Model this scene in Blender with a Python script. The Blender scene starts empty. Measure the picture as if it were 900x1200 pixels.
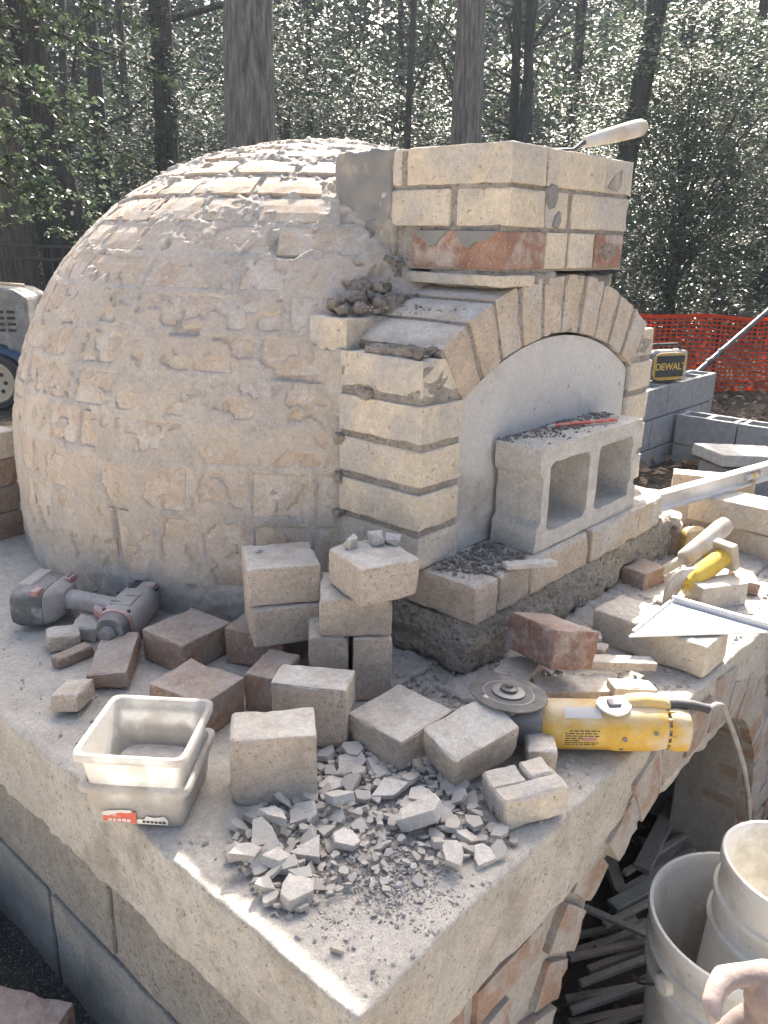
import bpy, bmesh, math, random
import numpy as np
from mathutils import Vector, Matrix, noise
from mathutils.geometry import convex_hull_2d

random.seed(7); rng = np.random.default_rng(7)
R_ = math.radians
scene = bpy.context.scene
COL = scene.collection

# ------------------------------------------------------------------ camera
cam_d = bpy.data.cameras.new('camera'); cam = bpy.data.objects.new('camera', cam_d); COL.objects.link(cam)
_r = Vector((.667, -.745, .019)).normalized(); _f = Vector((.711, .629, -.315)).normalized()
_u = _r.cross(_f).normalized(); _r = _f.cross(_u).normalized()
M = Matrix((( _r.x, _u.x, -_f.x, -1.009), (_r.y, _u.y, -_f.y, -.815), (_r.z, _u.z, -_f.z, .713), (0, 0, 0, 1)))
cam.matrix_world = M
cam_d.sensor_fit = 'VERTICAL'; cam_d.sensor_height = 24; cam_d.sensor_width = 18
cam_d.lens = 963.9 / 1200 * 24
cam_d.clip_start = .02; cam_d.clip_end = 600
scene.camera = cam

# ------------------------------------------------------------------ sky, sun, exposure
SUN_EL, SUN_AZ = R_(44.4), R_(59.6)            # azimuth measured from +Y towards +X
w = bpy.data.worlds.new('World'); scene.world = w; w.use_nodes = True
nt = w.node_tree; bgn = nt.nodes['Background']
sky = nt.nodes.new('ShaderNodeTexSky'); sky.sky_type = 'NISHITA'; sky.sun_disc = False
sky.sun_elevation = SUN_EL; sky.sun_rotation = SUN_AZ; sky.air_density = .85; sky.dust_density = 7.0; sky.ozone_density = 0
nt.links.new(sky.outputs[0], bgn.inputs[0]); bgn.inputs[1].default_value = .108
sd = bpy.data.lights.new('sun', 'SUN'); sd.energy = 4.1; sd.angle = R_(.55); sd.color = (1, .93, .83)
sun = bpy.data.objects.new('sun', sd); COL.objects.link(sun)
sdir = Vector((math.sin(SUN_AZ) * math.cos(SUN_EL), math.cos(SUN_AZ) * math.cos(SUN_EL), math.sin(SUN_EL)))
sun.rotation_euler = sdir.to_track_quat('Z', 'Y').to_euler(); sun.location = (6, 4, 8)
scene.view_settings.view_transform = 'Standard'; scene.view_settings.look = 'None'
scene.view_settings.exposure = 1.74; scene.view_settings.gamma = 1
scene.view_settings.use_curve_mapping = False
scene.render.engine = 'CYCLES'
scene.cycles.use_denoising = True
scene.cycles.max_bounces = 7; scene.cycles.transparent_max_bounces = 10

# ------------------------------------------------------------------ materials
def rgb(*c): return (*c, 1)
def material(name, c1, c2, scale=30, rough=.85, bump=.3, bscale=None, bdist=.004, speck=None, speck_scale=160, speck_thr=.64,
             tint=0, palette=None, dust=None, dust_amt=0., stain=None, stain_scale=6, stain_thr=.55, spec=.3, metal=0, voron=0, stretch=None, grain=None):
    if grain is None: grain = .17 if rough > .84 else 0
    m = bpy.data.materials.new(name); m.use_nodes = True
    n = m.node_tree; N = n.nodes; L = n.links; b = N['Principled BSDF']
    tc = N.new('ShaderNodeTexCoord'); oi = N.new('ShaderNodeObjectInfo')
    add = N.new('ShaderNodeVectorMath'); add.operation = 'MULTIPLY_ADD'
    comb = N.new('ShaderNodeCombineXYZ')
    for i in range(3): L.new(oi.outputs['Random'], comb.inputs[i])
    add.inputs[1].default_value = (37, 53, 71)
    L.new(comb.outputs[0], add.inputs[0]); L.new(tc.outputs['Object'], add.inputs[2])
    vec = add.outputs[0]
    if stretch:
        mp = N.new('ShaderNodeMapping'); mp.inputs['Scale'].default_value = stretch; L.new(vec, mp.inputs[0]); vec = mp.outputs[0]
    def nz(sc, detail=5, r=.6):
        t = N.new('ShaderNodeTexNoise'); t.inputs['Scale'].default_value = sc; t.inputs['Detail'].default_value = detail
        t.inputs['Roughness'].default_value = r; L.new(vec, t.inputs['Vector']); return t.outputs['Fac']
    def ramp(fac, a, b_, ca, cb):
        rp = N.new('ShaderNodeValToRGB'); e = rp.color_ramp.elements
        e[0].position = a; e[1].position = b_; e[0].color = ca; e[1].color = cb; L.new(fac, rp.inputs[0]); return rp.outputs[0]
    def mix(fac, a, b_, mode='MIX'):
        mx = N.new('ShaderNodeMix'); mx.data_type = 'RGBA'; mx.blend_type = mode
        if isinstance(fac, (int, float)): mx.inputs[0].default_value = fac
        else: L.new(fac, mx.inputs[0])
        for k, s in ((6, a), (7, b_)):
            if isinstance(s, tuple): mx.inputs[k].default_value = s
            else: L.new(s, mx.inputs[k])
        return mx.outputs[2]
    col = ramp(nz(scale), .3, .7, rgb(*c1), rgb(*c2))
    if palette:
        rp = N.new('ShaderNodeValToRGB'); rp.color_ramp.interpolation = 'LINEAR'
        els = rp.color_ramp.elements
        while len(els) < len(palette): els.new(.5)
        for i, (pos, c) in enumerate(palette): els[i].position = pos; els[i].color = rgb(*c)
        L.new(oi.outputs['Random'], rp.inputs[0])
        col = mix(tint, col, rp.outputs[0])
    if stain:
        f = ramp(nz(stain_scale, 6), stain_thr - .05, stain_thr + .08, rgb(0, 0, 0), rgb(1, 1, 1))
        col = mix(f, col, rgb(*stain))
    if speck:
        f = ramp(nz(speck_scale, 2), speck_thr, speck_thr + .05, rgb(0, 0, 0), rgb(1, 1, 1))
        col = mix(f, col, rgb(*speck))
    if dust:
        geo = N.new('ShaderNodeNewGeometry'); sep = N.new('ShaderNodeSeparateXYZ'); L.new(geo.outputs['Normal'], sep.inputs[0])
        up = ramp(sep.outputs[2], .35, .9, rgb(0, 0, 0), rgb(1, 1, 1))
        pat = ramp(nz(14, 7, .7), .38, .55, rgb(.35, .35, .35), rgb(1, 1, 1))
        f = mix(1.0, up, pat, 'MULTIPLY')
        f2 = N.new('ShaderNodeMath'); f2.operation = 'MULTIPLY'; f2.inputs[1].default_value = dust_amt; L.new(f, f2.inputs[0])
        col = mix(f2.outputs[0], col, rgb(*dust))
    if grain:
        for sc, k in ((420, grain), (110, grain * .7), (26, grain * .45)):
            g = ramp(nz(sc, 3), .30, .70, rgb(1 - k * 1.15, 1 - k * 1.15, 1 - k * 1.15), rgb(1 + k * .85, 1 + k * .85, 1 + k * .85)); col = mix(1.0, col, g, 'MULTIPLY')
    L.new(col, b.inputs['Base Color'])
    b.inputs['Roughness'].default_value = rough; b.inputs['Specular IOR Level'].default_value = spec; b.inputs['Metallic'].default_value = metal
    if bump:
        bp = N.new('ShaderNodeBump'); bp.inputs['Strength'].default_value = bump; bp.inputs['Distance'].default_value = bdist
        h = nz(bscale or scale * 3, 8, .7)
        if voron:
            v = N.new('ShaderNodeTexVoronoi'); v.inputs['Scale'].default_value = voron; L.new(vec, v.inputs['Vector'])
            ma = N.new('ShaderNodeMath'); ma.operation = 'ADD'; L.new(v.outputs['Distance'], ma.inputs[0]); L.new(h, ma.inputs[1]); h = ma.outputs[0]
        L.new(h, bp.inputs['Height']); L.new(bp.outputs[0], b.inputs['Normal'])
    return m

DUST = (.54, .515, .475)
PAL = [(0, (.46, .36, .26)), (.25, (.50, .42, .33)), (.5, (.44, .38, .32)), (.72, (.55, .44, .30)), (1, (.42, .33, .26))]
MAT = {}
MAT['firebrick'] = material('firebrick', (.43, .365, .29), (.56, .49, .41), 16, .92, .45, 130, .003, speck=(.30, .24, .18), speck_scale=190, speck_thr=.62,
                            tint=.4, palette=PAL, stain=(.50, .465, .42), stain_scale=9, stain_thr=.54, dust=DUST, dust_amt=.75)
MAT['buff'] = material('buff_brick', (.53, .46, .36), (.63, .565, .46), 14, .92, .4, 110, .003, speck=(.34, .27, .20), speck_scale=120, speck_thr=.655,
                       tint=.3, palette=[(0, (.62, .53, .385)), (.5, (.58, .52, .43)), (1, (.54, .475, .38))], stain=(.47, .44, .395), stain_scale=8, stain_thr=.52, dust=DUST, dust_amt=.6)
MAT['dustbrick'] = material('dusty_brick', (.43, .355, .28), (.56, .485, .40), 14, .93, .55, 130, .003, speck=(.28, .24, .195), speck_scale=210, speck_thr=.615,
                            tint=.35, palette=[(0, (.42, .33, .26)), (.3, (.50, .43, .355)), (.6, (.53, .465, .39)), (1, (.46, .37, .29))], stain=(.36, .315, .265), stain_scale=7, stain_thr=.57, dust=(.60, .575, .52), dust_amt=.85)
MAT['darkbrick'] = material('brown_dusty_brick', (.26, .17, .12), (.37, .265, .20), 20, .93, .5, 130, .003, speck=(.43, .37, .32), speck_scale=150, speck_thr=.61,
                            stain=(.34, .285, .24), stain_scale=12, stain_thr=.55, dust=(.43, .385, .34), dust_amt=.8)
MAT['redbrick'] = material('red_brick', (.25, .145, .105), (.34, .21, .16), 26, .92, .45, 150, .003, stain=(.43, .375, .335), stain_scale=16, stain_thr=.55, speck=(.45, .38, .33), speck_scale=150, speck_thr=.64, dust=(.47, .42, .38), dust_amt=.6)
MAT['archbrick'] = material('arch_brick', (.28, .19, .14), (.38, .28, .22), 20, .93, .6, 120, .005, tint=.5,
                            palette=[(0, (.28, .175, .125)), (.5, (.32, .235, .175)), (1, (.35, .29, .245))], stain=(.37, .345, .31), stain_scale=11, stain_thr=.47)
MAT['domebrick'] = material('dome_brick', (.46, .36, .27), (.54, .44, .34), 16, .92, .3, 140, .002, speck=(.55, .50, .44), speck_scale=60, speck_thr=.6, tint=.55,
                            palette=[(0, (.51, .385, .285)), (.25, (.49, .42, .35)), (.5, (.54, .46, .37)), (.8, (.49, .39, .30)), (1, (.47, .40, .335))], stain=(.54, .49, .43), stain_scale=16, stain_thr=.50)
MAT['domemortar'] = material('dome_mortar', (.48, .43, .37), (.58, .53, .465), 9, .95, .8, 90, .005, stain=(.44, .415, .38), stain_scale=7, stain_thr=.53, speck=(.34, .31, .28), speck_scale=95, speck_thr=.70)
def brick_film(m):
    # brick colour showing through where the mortar film is thin
    n = m.node_tree; N = n.nodes; L = n.links; b = N['Principled BSDF']; src = b.inputs['Base Color'].links[0].from_socket
    t = N.new('ShaderNodeAttribute'); t.attribute_name = 'thin'; h = N.new('ShaderNodeAttribute'); h.attribute_name = 'hue'
    rp = N.new('ShaderNodeValToRGB'); el = rp.color_ramp.elements
    for i in range(2): el.new(.5)
    for i, (p_, c) in enumerate([(0, (.52, .39, .285)), (.33, (.56, .465, .36)), (.66, (.48, .39, .32)), (1, (.56, .435, .315))]): el[i].position = p_; el[i].color = rgb(*c)
    L.new(h.outputs['Fac'], rp.inputs[0]); mu = N.new('ShaderNodeMath'); mu.operation = 'MULTIPLY'; mu.inputs[1].default_value = .52; L.new(t.outputs['Fac'], mu.inputs[0])
    mx = N.new('ShaderNodeMix'); mx.data_type = 'RGBA'; L.new(mu.outputs[0], mx.inputs[0]); L.new(src, mx.inputs[6]); L.new(rp.outputs[0], mx.inputs[7]); L.new(mx.outputs[2], b.inputs['Base Color'])
brick_film(MAT['domemortar'])
MAT['mortar'] = material('grey_mortar', (.22, .195, .165), (.36, .325, .28), 26, .95, .9, 90, .010, speck=(.14, .125, .11), speck_scale=120, speck_thr=.60, stain=(.40, .37, .33), stain_scale=16, stain_thr=.60)
MAT['joint'] = material('joint_mortar', (.29, .265, .23), (.40, .37, .33), 26, .95, .9, 90, .008, speck=(.20, .18, .155), speck_scale=120, speck_thr=.60)
MAT['wetmortar'] = material('fresh_mortar', (.19, .19, .185), (.27, .265, .255), 14, .8, .3, 90, .004, stain=(.44, .38, .29), stain_scale=10, stain_thr=.62)
MAT['concrete'] = material('slab_concrete', (.43, .405, .355), (.53, .505, .45), 5, .94, .8, 60, .008, stain=(.37, .345, .295), stain_scale=9, stain_thr=.55, speck=(.29, .265, .225), speck_scale=130, speck_thr=.625,
                           dust=(.57, .545, .495), dust_amt=.8)
MAT['wallmortar'] = material('wall_mortar', (.32, .30, .27), (.42, .40, .37), 12, .95, .6, 70, .008)
MAT['vermiculite'] = material('vermiculite_concrete', (.47, .415, .34), (.64, .58, .49), 40, .98, 1.0, 120, .014, speck=(.26, .22, .175), speck_scale=120, speck_thr=.62, voron=90)
MAT['cmu'] = material('concrete_block', (.44, .425, .395), (.56, .545, .515), 30, .96, .5, 260, .003, speck=(.33, .31, .28), speck_scale=300, speck_thr=.62, stain=(.50, .47, .42), stain_scale=8, stain_thr=.6)
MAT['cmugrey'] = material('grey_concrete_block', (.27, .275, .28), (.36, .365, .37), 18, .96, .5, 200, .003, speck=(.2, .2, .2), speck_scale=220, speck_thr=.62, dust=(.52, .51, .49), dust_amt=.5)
MAT['board'] = material('white_board', (.49, .486, .472), (.59, .585, .565), 4, .9, .3, 60, .003, stain=(.37, .36, .345), stain_scale=7, stain_thr=.57, speck=(.27, .255, .24), speck_scale=40, speck_thr=.69, grain=.1)
MAT['crumb'] = material('mortar_crumbs', (.36, .335, .31), (.52, .495, .465), 60, .95, .4, 200, .003, tint=.3, palette=[(0, (.34, .32, .30)), (1, (.56, .54, .51))])
MAT['darkcrumb'] = material('dark_crumbs', (.17, .155, .14), (.33, .31, .285), 60, .95, .4, 200, .003)
MAT['chip'] = material('mortar_chip', (.50, .465, .415), (.60, .565, .51), 40, .94, .6, 160, .003, tint=.5, palette=[(0, (.36, .34, .31)), (.5, (.52, .495, .46)), (1, (.60, .575, .535))], dust=(.64, .62, .575), dust_amt=.6)
MAT['bucket'] = material('white_plastic', (.76, .735, .67), (.84, .82, .76), 7, .45, .05, 60, .002, stain=(.60, .555, .475), stain_scale=9, stain_thr=.56, speck=(.45, .40, .33), speck_scale=60, speck_thr=.70, spec=.45, grain=.05)
MAT['bucketin'] = MAT['bucket']
MAT['yellow'] = material('yellow_plastic', (.56, .34, .05), (.64, .41, .08), 16, .55, .06, 120, .001, grain=.09, stain=(.56, .47, .31), stain_scale=13, stain_thr=.55, dust=(.58, .52, .41), dust_amt=.65, spec=.4)
MAT['yellowdark'] = material('yellow_label', (.56, .38, .07), (.62, .43, .10), 30, .5, 0, spec=.4)
MAT['steel'] = material('steel', (.085, .09, .10), (.15, .155, .165), 40, .42, .1, 200, .001, stain=(.22, .22, .22), stain_scale=20, stain_thr=.60, metal=.3, spec=.5)
MAT['darksteel'] = material('grey_castings', (.13, .135, .14), (.22, .22, .225), 30, .55, .15, 150, .001, dust=(.45, .44, .43), dust_amt=.5, metal=.4)
MAT['alu'] = material('aluminium', (.62, .63, .64), (.72, .73, .74), 30, .42, .08, 160, .001, stain=(.60, .585, .56), stain_scale=24, stain_thr=.56, metal=.6, spec=.5)
MAT['black'] = material('black_rubber', (.03, .03, .032), (.07, .07, .07), 30, .6, .1, 100, .001, dust=(.3, .29, .28), dust_amt=.45)
MAT['ink'] = material('dark_print', (.05, .05, .05), (.08, .08, .08), 30, .6, 0)
MAT['blackpaint'] = material('black_paint', (.02, .02, .022), (.03, .03, .03), 30, .45, 0)
MAT['drillgrey'] = material('dusty_grey_plastic', (.30, .285, .275), (.40, .38, .365), 22, .75, .12, 120, .001, grain=.12, dust=(.52, .485, .455), dust_amt=.55, stain=(.36, .35, .345), stain_scale=22, stain_thr=.6)
MAT['drilldark'] = material('dusty_dark_plastic', (.09, .095, .10), (.15, .155, .16), 26, .65, .1, 120, .001, grain=.12, dust=(.42, .395, .375), dust_amt=.6, stain=(.30, .30, .30), stain_scale=26, stain_thr=.60)
MAT['drillred'] = material('dusty_red_plastic', (.36, .18, .16), (.44, .27, .24), 26, .7, .1, 100, .001, dust=(.58, .52, .50), dust_amt=.6)
MAT['woodgrey'] = material('weathered_wood', (.42, .36, .28), (.56, .51, .43), 14, .8, .3, 60, .002, stretch=(1, 1, 1), stain=(.55, .54, .53), stain_scale=14, stain_thr=.52)
MAT['plywood'] = material('dusty_scrap_wood', (.26, .235, .21), (.38, .35, .32), 12, .9, .3, 70, .003, tint=.5, palette=[(0, (.20, .19, .18)), (.25, (.34, .29, .24)), (.5, (.30, .20, .16)), (.75, (.40, .36, .28)), (1, (.24, .28, .25))])
MAT['pencil'] = material('red_lacquer', (.55, .13, .09), (.60, .17, .12), 40, .55, .05, 100, .001, stain=(.56, .42, .36), stain_scale=40, stain_thr=.58)
MAT['redlabel'] = material('red_paper', (.62, .13, .09), (.66, .17, .12), 30, .7, 0, stain=(.72, .69, .64), stain_scale=34, stain_thr=.60)
MAT['paper'] = material('white_paper', (.68, .67, .62), (.74, .73, .69), 30, .8, 0, stain=(.52, .50, .46), stain_scale=40, stain_thr=.58)
MAT['orange'] = material('orange_plastic', (.80, .13, .03), (.85, .16, .04), 8, .6, 0, spec=.3)
def net_material():
    m = MAT['orange']; n = m.node_tree; N = n.nodes; L = n.links; out = N['Material Output']
    tr = N.new('ShaderNodeBsdfTranslucent'); tr.inputs['Color'].default_value = rgb(1, .25, .05); mx = N.new('ShaderNodeMixShader'); mx.inputs[0].default_value = .75
    L.new(N['Principled BSDF'].outputs[0], mx.inputs[1]); L.new(tr.outputs[0], mx.inputs[2]); L.new(mx.outputs[0], out.inputs['Surface'])
net_material()
MAT['bark'] = material('grey_bark', (.085, .08, .074), (.40, .38, .35), 34, .95, 1.0, 36, .06, stretch=(1, 1, .12), grain=.3)
MAT['barkdark'] = material('dark_bark', (.035, .031, .028), (.12, .108, .096), 34, .95, 1.0, 36, .06, stretch=(1, 1, .14), grain=.3)
MAT['barkbrown'] = material('brown_bark', (.07, .056, .044), (.21, .175, .14), 30, .95, 1.0, 36, .06, stretch=(1, 1, .12), grain=.3)
MAT['soil'] = material('soil_and_leaf_litter', (.07, .055, .042), (.16, .13, .10), 3, .95, 1.0, 14, .05, speck=(.26, .21, .16), speck_scale=26, speck_thr=.60)
MAT['gravel'] = material('dark_gravel', (.04, .042, .042), (.10, .10, .095), 60, .95, 1.0, 130, .012, speck=(.30, .30, .28), speck_scale=240, speck_thr=.60)
MAT['bounce_patio'] = material('bounce_paving', (.58, .51, .42), (.68, .61, .51), 2, .95, .3, 30, .005, stain=(.44, .40, .34), stain_scale=1.5, stain_thr=.6)  # kept pale and warm so the added paving reflects fill light
MAT['skin'] = material('dusty_skin', (.25, .19, .168), (.34, .28, .255), 14, .8, .6, 110, .002, stain=(.36, .305, .28), stain_scale=24, stain_thr=.54, speck=(.30, .16, .14), speck_scale=34, speck_thr=.71, spec=.25, grain=.06)
MAT['bluepaint'] = material('blue_paint', (.04, .08, .16), (.06, .11, .20), 20, .5, .05, 60, .001)
MAT['mixwhite'] = material('splashed_white_paint', (.20, .20, .195), (.30, .30, .29), 10, .6, .2, 60, .003, stain=(.36, .35, .33), stain_scale=12, stain_thr=.54)
MAT['cream'] = material('cream_paint', (.55, .47, .34), (.62, .54, .40), 10, .5, .1, 60, .002)
MAT['bristle'] = material('yellow_bristles', (.62, .42, .06), (.72, .52, .10), 60, .7, .6, 200, .004, stretch=(1, 1, .1))
MAT['cable'] = material('dusty_cable', (.20, .20, .195), (.36, .355, .34), 30, .7, .05, 90, .001)

def leaf_material(name, c1, c2, rough=.3, trans=.35, coat=.6):
    m = bpy.data.materials.new(name); m.use_nodes = True
    n = m.node_tree; N = n.nodes; L = n.links; b = N['Principled BSDF']; out = N['Material Output']
    at = N.new('ShaderNodeAttribute'); at.attribute_name = 'tone'
    rp = N.new('ShaderNodeValToRGB'); rp.color_ramp.elements[0].color = rgb(*c1); rp.color_ramp.elements[1].color = rgb(*c2)
    L.new(at.outputs['Fac'], rp.inputs[0]); L.new(rp.outputs[0], b.inputs['Base Color'])
    b.inputs['Roughness'].default_value = rough; b.inputs['Specular IOR Level'].default_value = 1.0; b.inputs['Coat Weight'].default_value = coat; b.inputs['Coat Roughness'].default_value = .32
    tr = N.new('ShaderNodeBsdfTranslucent'); L.new(rp.outputs[0], tr.inputs['Color'])
    mx = N.new('ShaderNodeMixShader'); mx.inputs[0].default_value = trans
    L.new(b.outputs[0], mx.inputs[1]); L.new(tr.outputs[0], mx.inputs[2]); L.new(mx.outputs[0], out.inputs['Surface'])
    return m
MAT['holly'] = leaf_material('holly_leaves', (.045, .085, .045), (.125, .175, .088), .52, .42)
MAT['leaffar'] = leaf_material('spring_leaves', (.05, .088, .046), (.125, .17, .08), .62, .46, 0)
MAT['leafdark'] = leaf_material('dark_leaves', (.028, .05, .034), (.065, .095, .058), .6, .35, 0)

def plastic_clear():
    m = bpy.data.materials.new('milky_plastic'); m.use_nodes = True
    n = m.node_tree; N = n.nodes; L = n.links; b = N['Principled BSDF']; out = N['Material Output']
    tc = N.new('ShaderNodeTexCoord'); t = N.new('ShaderNodeTexNoise'); t.inputs['Scale'].default_value = 26; t.inputs['Detail'].default_value = 9; t.inputs['Roughness'].default_value = .68
    L.new(tc.outputs['Object'], t.inputs['Vector'])
    rp = N.new('ShaderNodeValToRGB'); e = rp.color_ramp.elements; e[0].position = .40; e[1].position = .62
    e[0].color = rgb(.70, .70, .69); e[1].color = rgb(.50, .455, .395); L.new(t.outputs['Fac'], rp.inputs[0])
    L.new(rp.outputs[0], b.inputs['Base Color']); b.inputs['Roughness'].default_value = .35
    tr = N.new('ShaderNodeBsdfTranslucent'); tr.inputs['Color'].default_value = rgb(.78, .78, .765)
    tp = N.new('ShaderNodeBsdfTransparent'); tp.inputs['Color'].default_value = rgb(.9, .9, .9)
    m1 = N.new('ShaderNodeMixShader'); m1.inputs[0].default_value = .4; L.new(b.outputs[0], m1.inputs[1]); L.new(tr.outputs[0], m1.inputs[2])
    m2 = N.new('ShaderNodeMixShader'); L.new(m1.outputs[0], m2.inputs[1]); L.new(tp.outputs[0], m2.inputs[2])
    rp2 = N.new('ShaderNodeValToRGB'); e = rp2.color_ramp.elements; e[0].position = .42; e[1].position = .58; e[0].color = rgb(.42, .42, .42); e[1].color = rgb(0.03, .03, .03)
    L.new(t.outputs['Fac'], rp2.inputs[0]); L.new(rp2.outputs[0], m2.inputs[0]); L.new(m2.outputs[0], out.inputs['Surface'])
    return m
MAT['tub'] = plastic_clear()

# ------------------------------------------------------------------ object helpers
def link(name, me, m=None, parent=None, smooth=False):
    o = bpy.data.objects.new(name, me); COL.objects.link(o)
    if m is not None and not me.materials: me.materials.append(MAT[m] if isinstance(m, str) else m)
    if parent is not None: o.parent = parent
    if smooth: me.polygons.foreach_set('use_smooth', [True] * len(me.polygons))
    return o
def tag(o, label=None, cat=None, group=None, kind=None):
    if label: o['label'] = label
    if cat: o['category'] = cat
    if group: o['group'] = group
    if kind: o['kind'] = kind
    return o
def empty(name, loc=(0, 0, 0), rz=0, label=None, cat=None, group=None, kind=None, rot=None):
    o = bpy.data.objects.new(name, None); COL.objects.link(o); o.location = loc
    o.rotation_euler = rot or (0, 0, rz); o.empty_display_size = .05
    return tag(o, label, cat, group, kind)
def mesh_of(name, verts, faces):
    me = bpy.data.meshes.new(name); me.from_pydata([tuple(v) for v in verts], [], faces); me.update(); return me
def bm_mesh(name, bm):
    bmesh.ops.recalc_face_normals(bm, faces=bm.faces[:]); me = bpy.data.meshes.new(name); bm.to_mesh(me); bm.free(); return me
def nv(p, s, seed=0):
    return noise.noise(Vector((p[0] * s + seed * 13.7, p[1] * s - seed * 7.3, p[2] * s + seed * 3.1)))
def fr(p, s, seed=0, oct=4):
    return noise.fractal(Vector((p[0] * s + seed * 13.7, p[1] * s - seed * 7.3, p[2] * s + seed * 3.1)), .8, 2.1, oct)

def grid_lines(L, step, r):
    base = [-L / 2, -L / 2 + r * .45, -L / 2 + r * 1.2]
    n = max(1, int(round((L - 2.4 * r) / step)))
    mid = [(-L / 2 + r * 1.2) + (L - 2.4 * r) * i / n for i in range(1, n)]
    return base + mid + [-b for b in reversed(base)]
def rough_box(name, dims, step=.02, r=.004, chip=1.0, amp=.0008, seed=0, lump=0, lscale=12, warp=None):
    """closed box with worn, chipped edges and a slightly uneven skin (centre origin)"""
    lx, ly, lz = [grid_lines(d, step, min(r * 1.6, d * .2)) for d in dims]
    h = [d / 2 for d in dims]
    idx = {}; verts = []; faces = []
    def vid(x, y, z):
        k = (round(x, 6), round(y, 6), round(z, 6))
        if k not in idx: idx[k] = len(verts); verts.append(k)
        return idx[k]
    def sheet(A, B, f, flip):
        for i in range(len(A) - 1):
            for j in range(len(B) - 1):
                q = [vid(*f(A[i], B[j])), vid(*f(A[i + 1], B[j])), vid(*f(A[i + 1], B[j + 1])), vid(*f(A[i], B[j + 1]))]
                faces.append(q[::-1] if flip else q)
    for s in (-1, 1):
        sheet(lx, ly, lambda a, b: (a, b, s * h[2]), s < 0)
        sheet(lx, lz, lambda a, b: (a, s * h[1], b), s > 0)
        sheet(ly, lz, lambda a, b: (s * h[0], a, b), s < 0)
    out = []
    for p in verts:
        n1 = nv(p, 28, seed); n2 = nv(p, 75, seed + 5)
        rr = r * (.55 + chip * (max(0, n1) * 2.4 + max(0, n2) * .9))
        rr = min(rr, min(h) * .8)
        c = [max(-(h[i] - rr), min(h[i] - rr, p[i])) for i in range(3)]
        v = [p[i] - c[i] for i in range(3)]
        k = math.sqrt(sum(a * a for a in v))
        if sum(abs(a) > 1e-7 for a in v) > 1 and k > 0:
            q = [c[i] + v[i] / k * rr for i in range(3)]
        else: q = list(p)
        d = amp * n2 * 1.5 + amp * n1
        if lump: d += lump * fr(p, lscale, seed + 2)
        kk = math.sqrt(sum(a * a for a in p)) or 1
        nrm = [(1 if p[i] > h[i] - 1e-5 else -1 if p[i] < -h[i] + 1e-5 else 0) for i in range(3)]
        q = [q[i] + nrm[i] * d for i in range(3)]
        if warp: q = warp(q)
        out.append(q)
    return mesh_of(name, out, faces)
def bbox_brick(parent, x0, x1, y0, y1, z0, z1, m, seed, name='brick', r=.0026, chip=2.4, amp=.0011, warp=None, step=.016):
    me = rough_box(name, (x1 - x0, y1 - y0, z1 - z0), step, r, chip, amp, seed, warp=warp)
    o = link(name, me, m, parent); o.location = ((x0 + x1) / 2, (y0 + y1) / 2, (z0 + z1) / 2)
    return o
def box_bm(bm, c, d, rot=None):
    mtx = Matrix.Translation(c) @ (rot.to_4x4() if rot else Matrix()) @ Matrix.Diagonal((*d, 1))
    return bmesh.ops.create_cube(bm, size=1, matrix=mtx)['verts']
def bevel_all(bm, w, seg=2):
    bmesh.ops.bevel(bm, geom=bm.edges[:], offset=w, segments=seg, profile=.5, affect='EDGES', clamp_overlap=True)
def prism(bm, poly, z0, z1, mtx=None):
    lo = [bm.verts.new((x, y, z0)) for x, y in poly]; hi = [bm.verts.new((x, y, z1)) for x, y in poly]
    bm.faces.new(lo[::-1]); bm.faces.new(hi); n = len(poly)
    for i in range(n): bm.faces.new((lo[i], lo[(i + 1) % n], hi[(i + 1) % n], hi[i]))
    if mtx is not None: bmesh.ops.transform(bm, matrix=mtx, verts=lo + hi)
    return lo + hi
def lathe(prof, seg=32, cap0=True, cap1=True):
    verts = []; faces = []; n = len(prof)
    for r, z in prof:
        for k in range(seg): a = 2 * math.pi * k / seg; verts.append((r * math.cos(a), r * math.sin(a), z))
    for i in range(n - 1):
        for k in range(seg): faces.append((i * seg + k, i * seg + (k + 1) % seg, (i + 1) * seg + (k + 1) % seg, (i + 1) * seg + k))
    if cap0: faces.append(tuple(range(seg - 1, -1, -1)))
    if cap1: faces.append(tuple((n - 1) * seg + k for k in range(seg)))
    return verts, faces
def tube(pts, rads, seg=10):
    pts = [Vector(p) for p in pts]
    if isinstance(rads, (int, float)): rads = [rads] * len(pts)
    verts = []; faces = []; side = None
    for i, p in enumerate(pts):
        t = (pts[min(i + 1, len(pts) - 1)] - pts[max(i - 1, 0)]).normalized()
        if side is None: side = t.orthogonal().normalized()
        side = (side - t * side.dot(t)).normalized(); b = t.cross(side)
        for k in range(seg):
            a = 2 * math.pi * k / seg; verts.append(p + (side * math.cos(a) + b * math.sin(a)) * rads[i])
    for i in range(len(pts) - 1):
        for k in range(seg): faces.append((i * seg + k, i * seg + (k + 1) % seg, (i + 1) * seg + (k + 1) % seg, (i + 1) * seg + k))
    faces.append(tuple(range(seg - 1, -1, -1))); faces.append(tuple((len(pts) - 1) * seg + k for k in range(seg)))
    return verts, faces
def merge(*vf):
    V = []; F = []
    for v, f in vf:
        o = len(V); V += [tuple(a) for a in v]; F += [tuple(i + o for i in q) for q in f]
    return V, F
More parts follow.
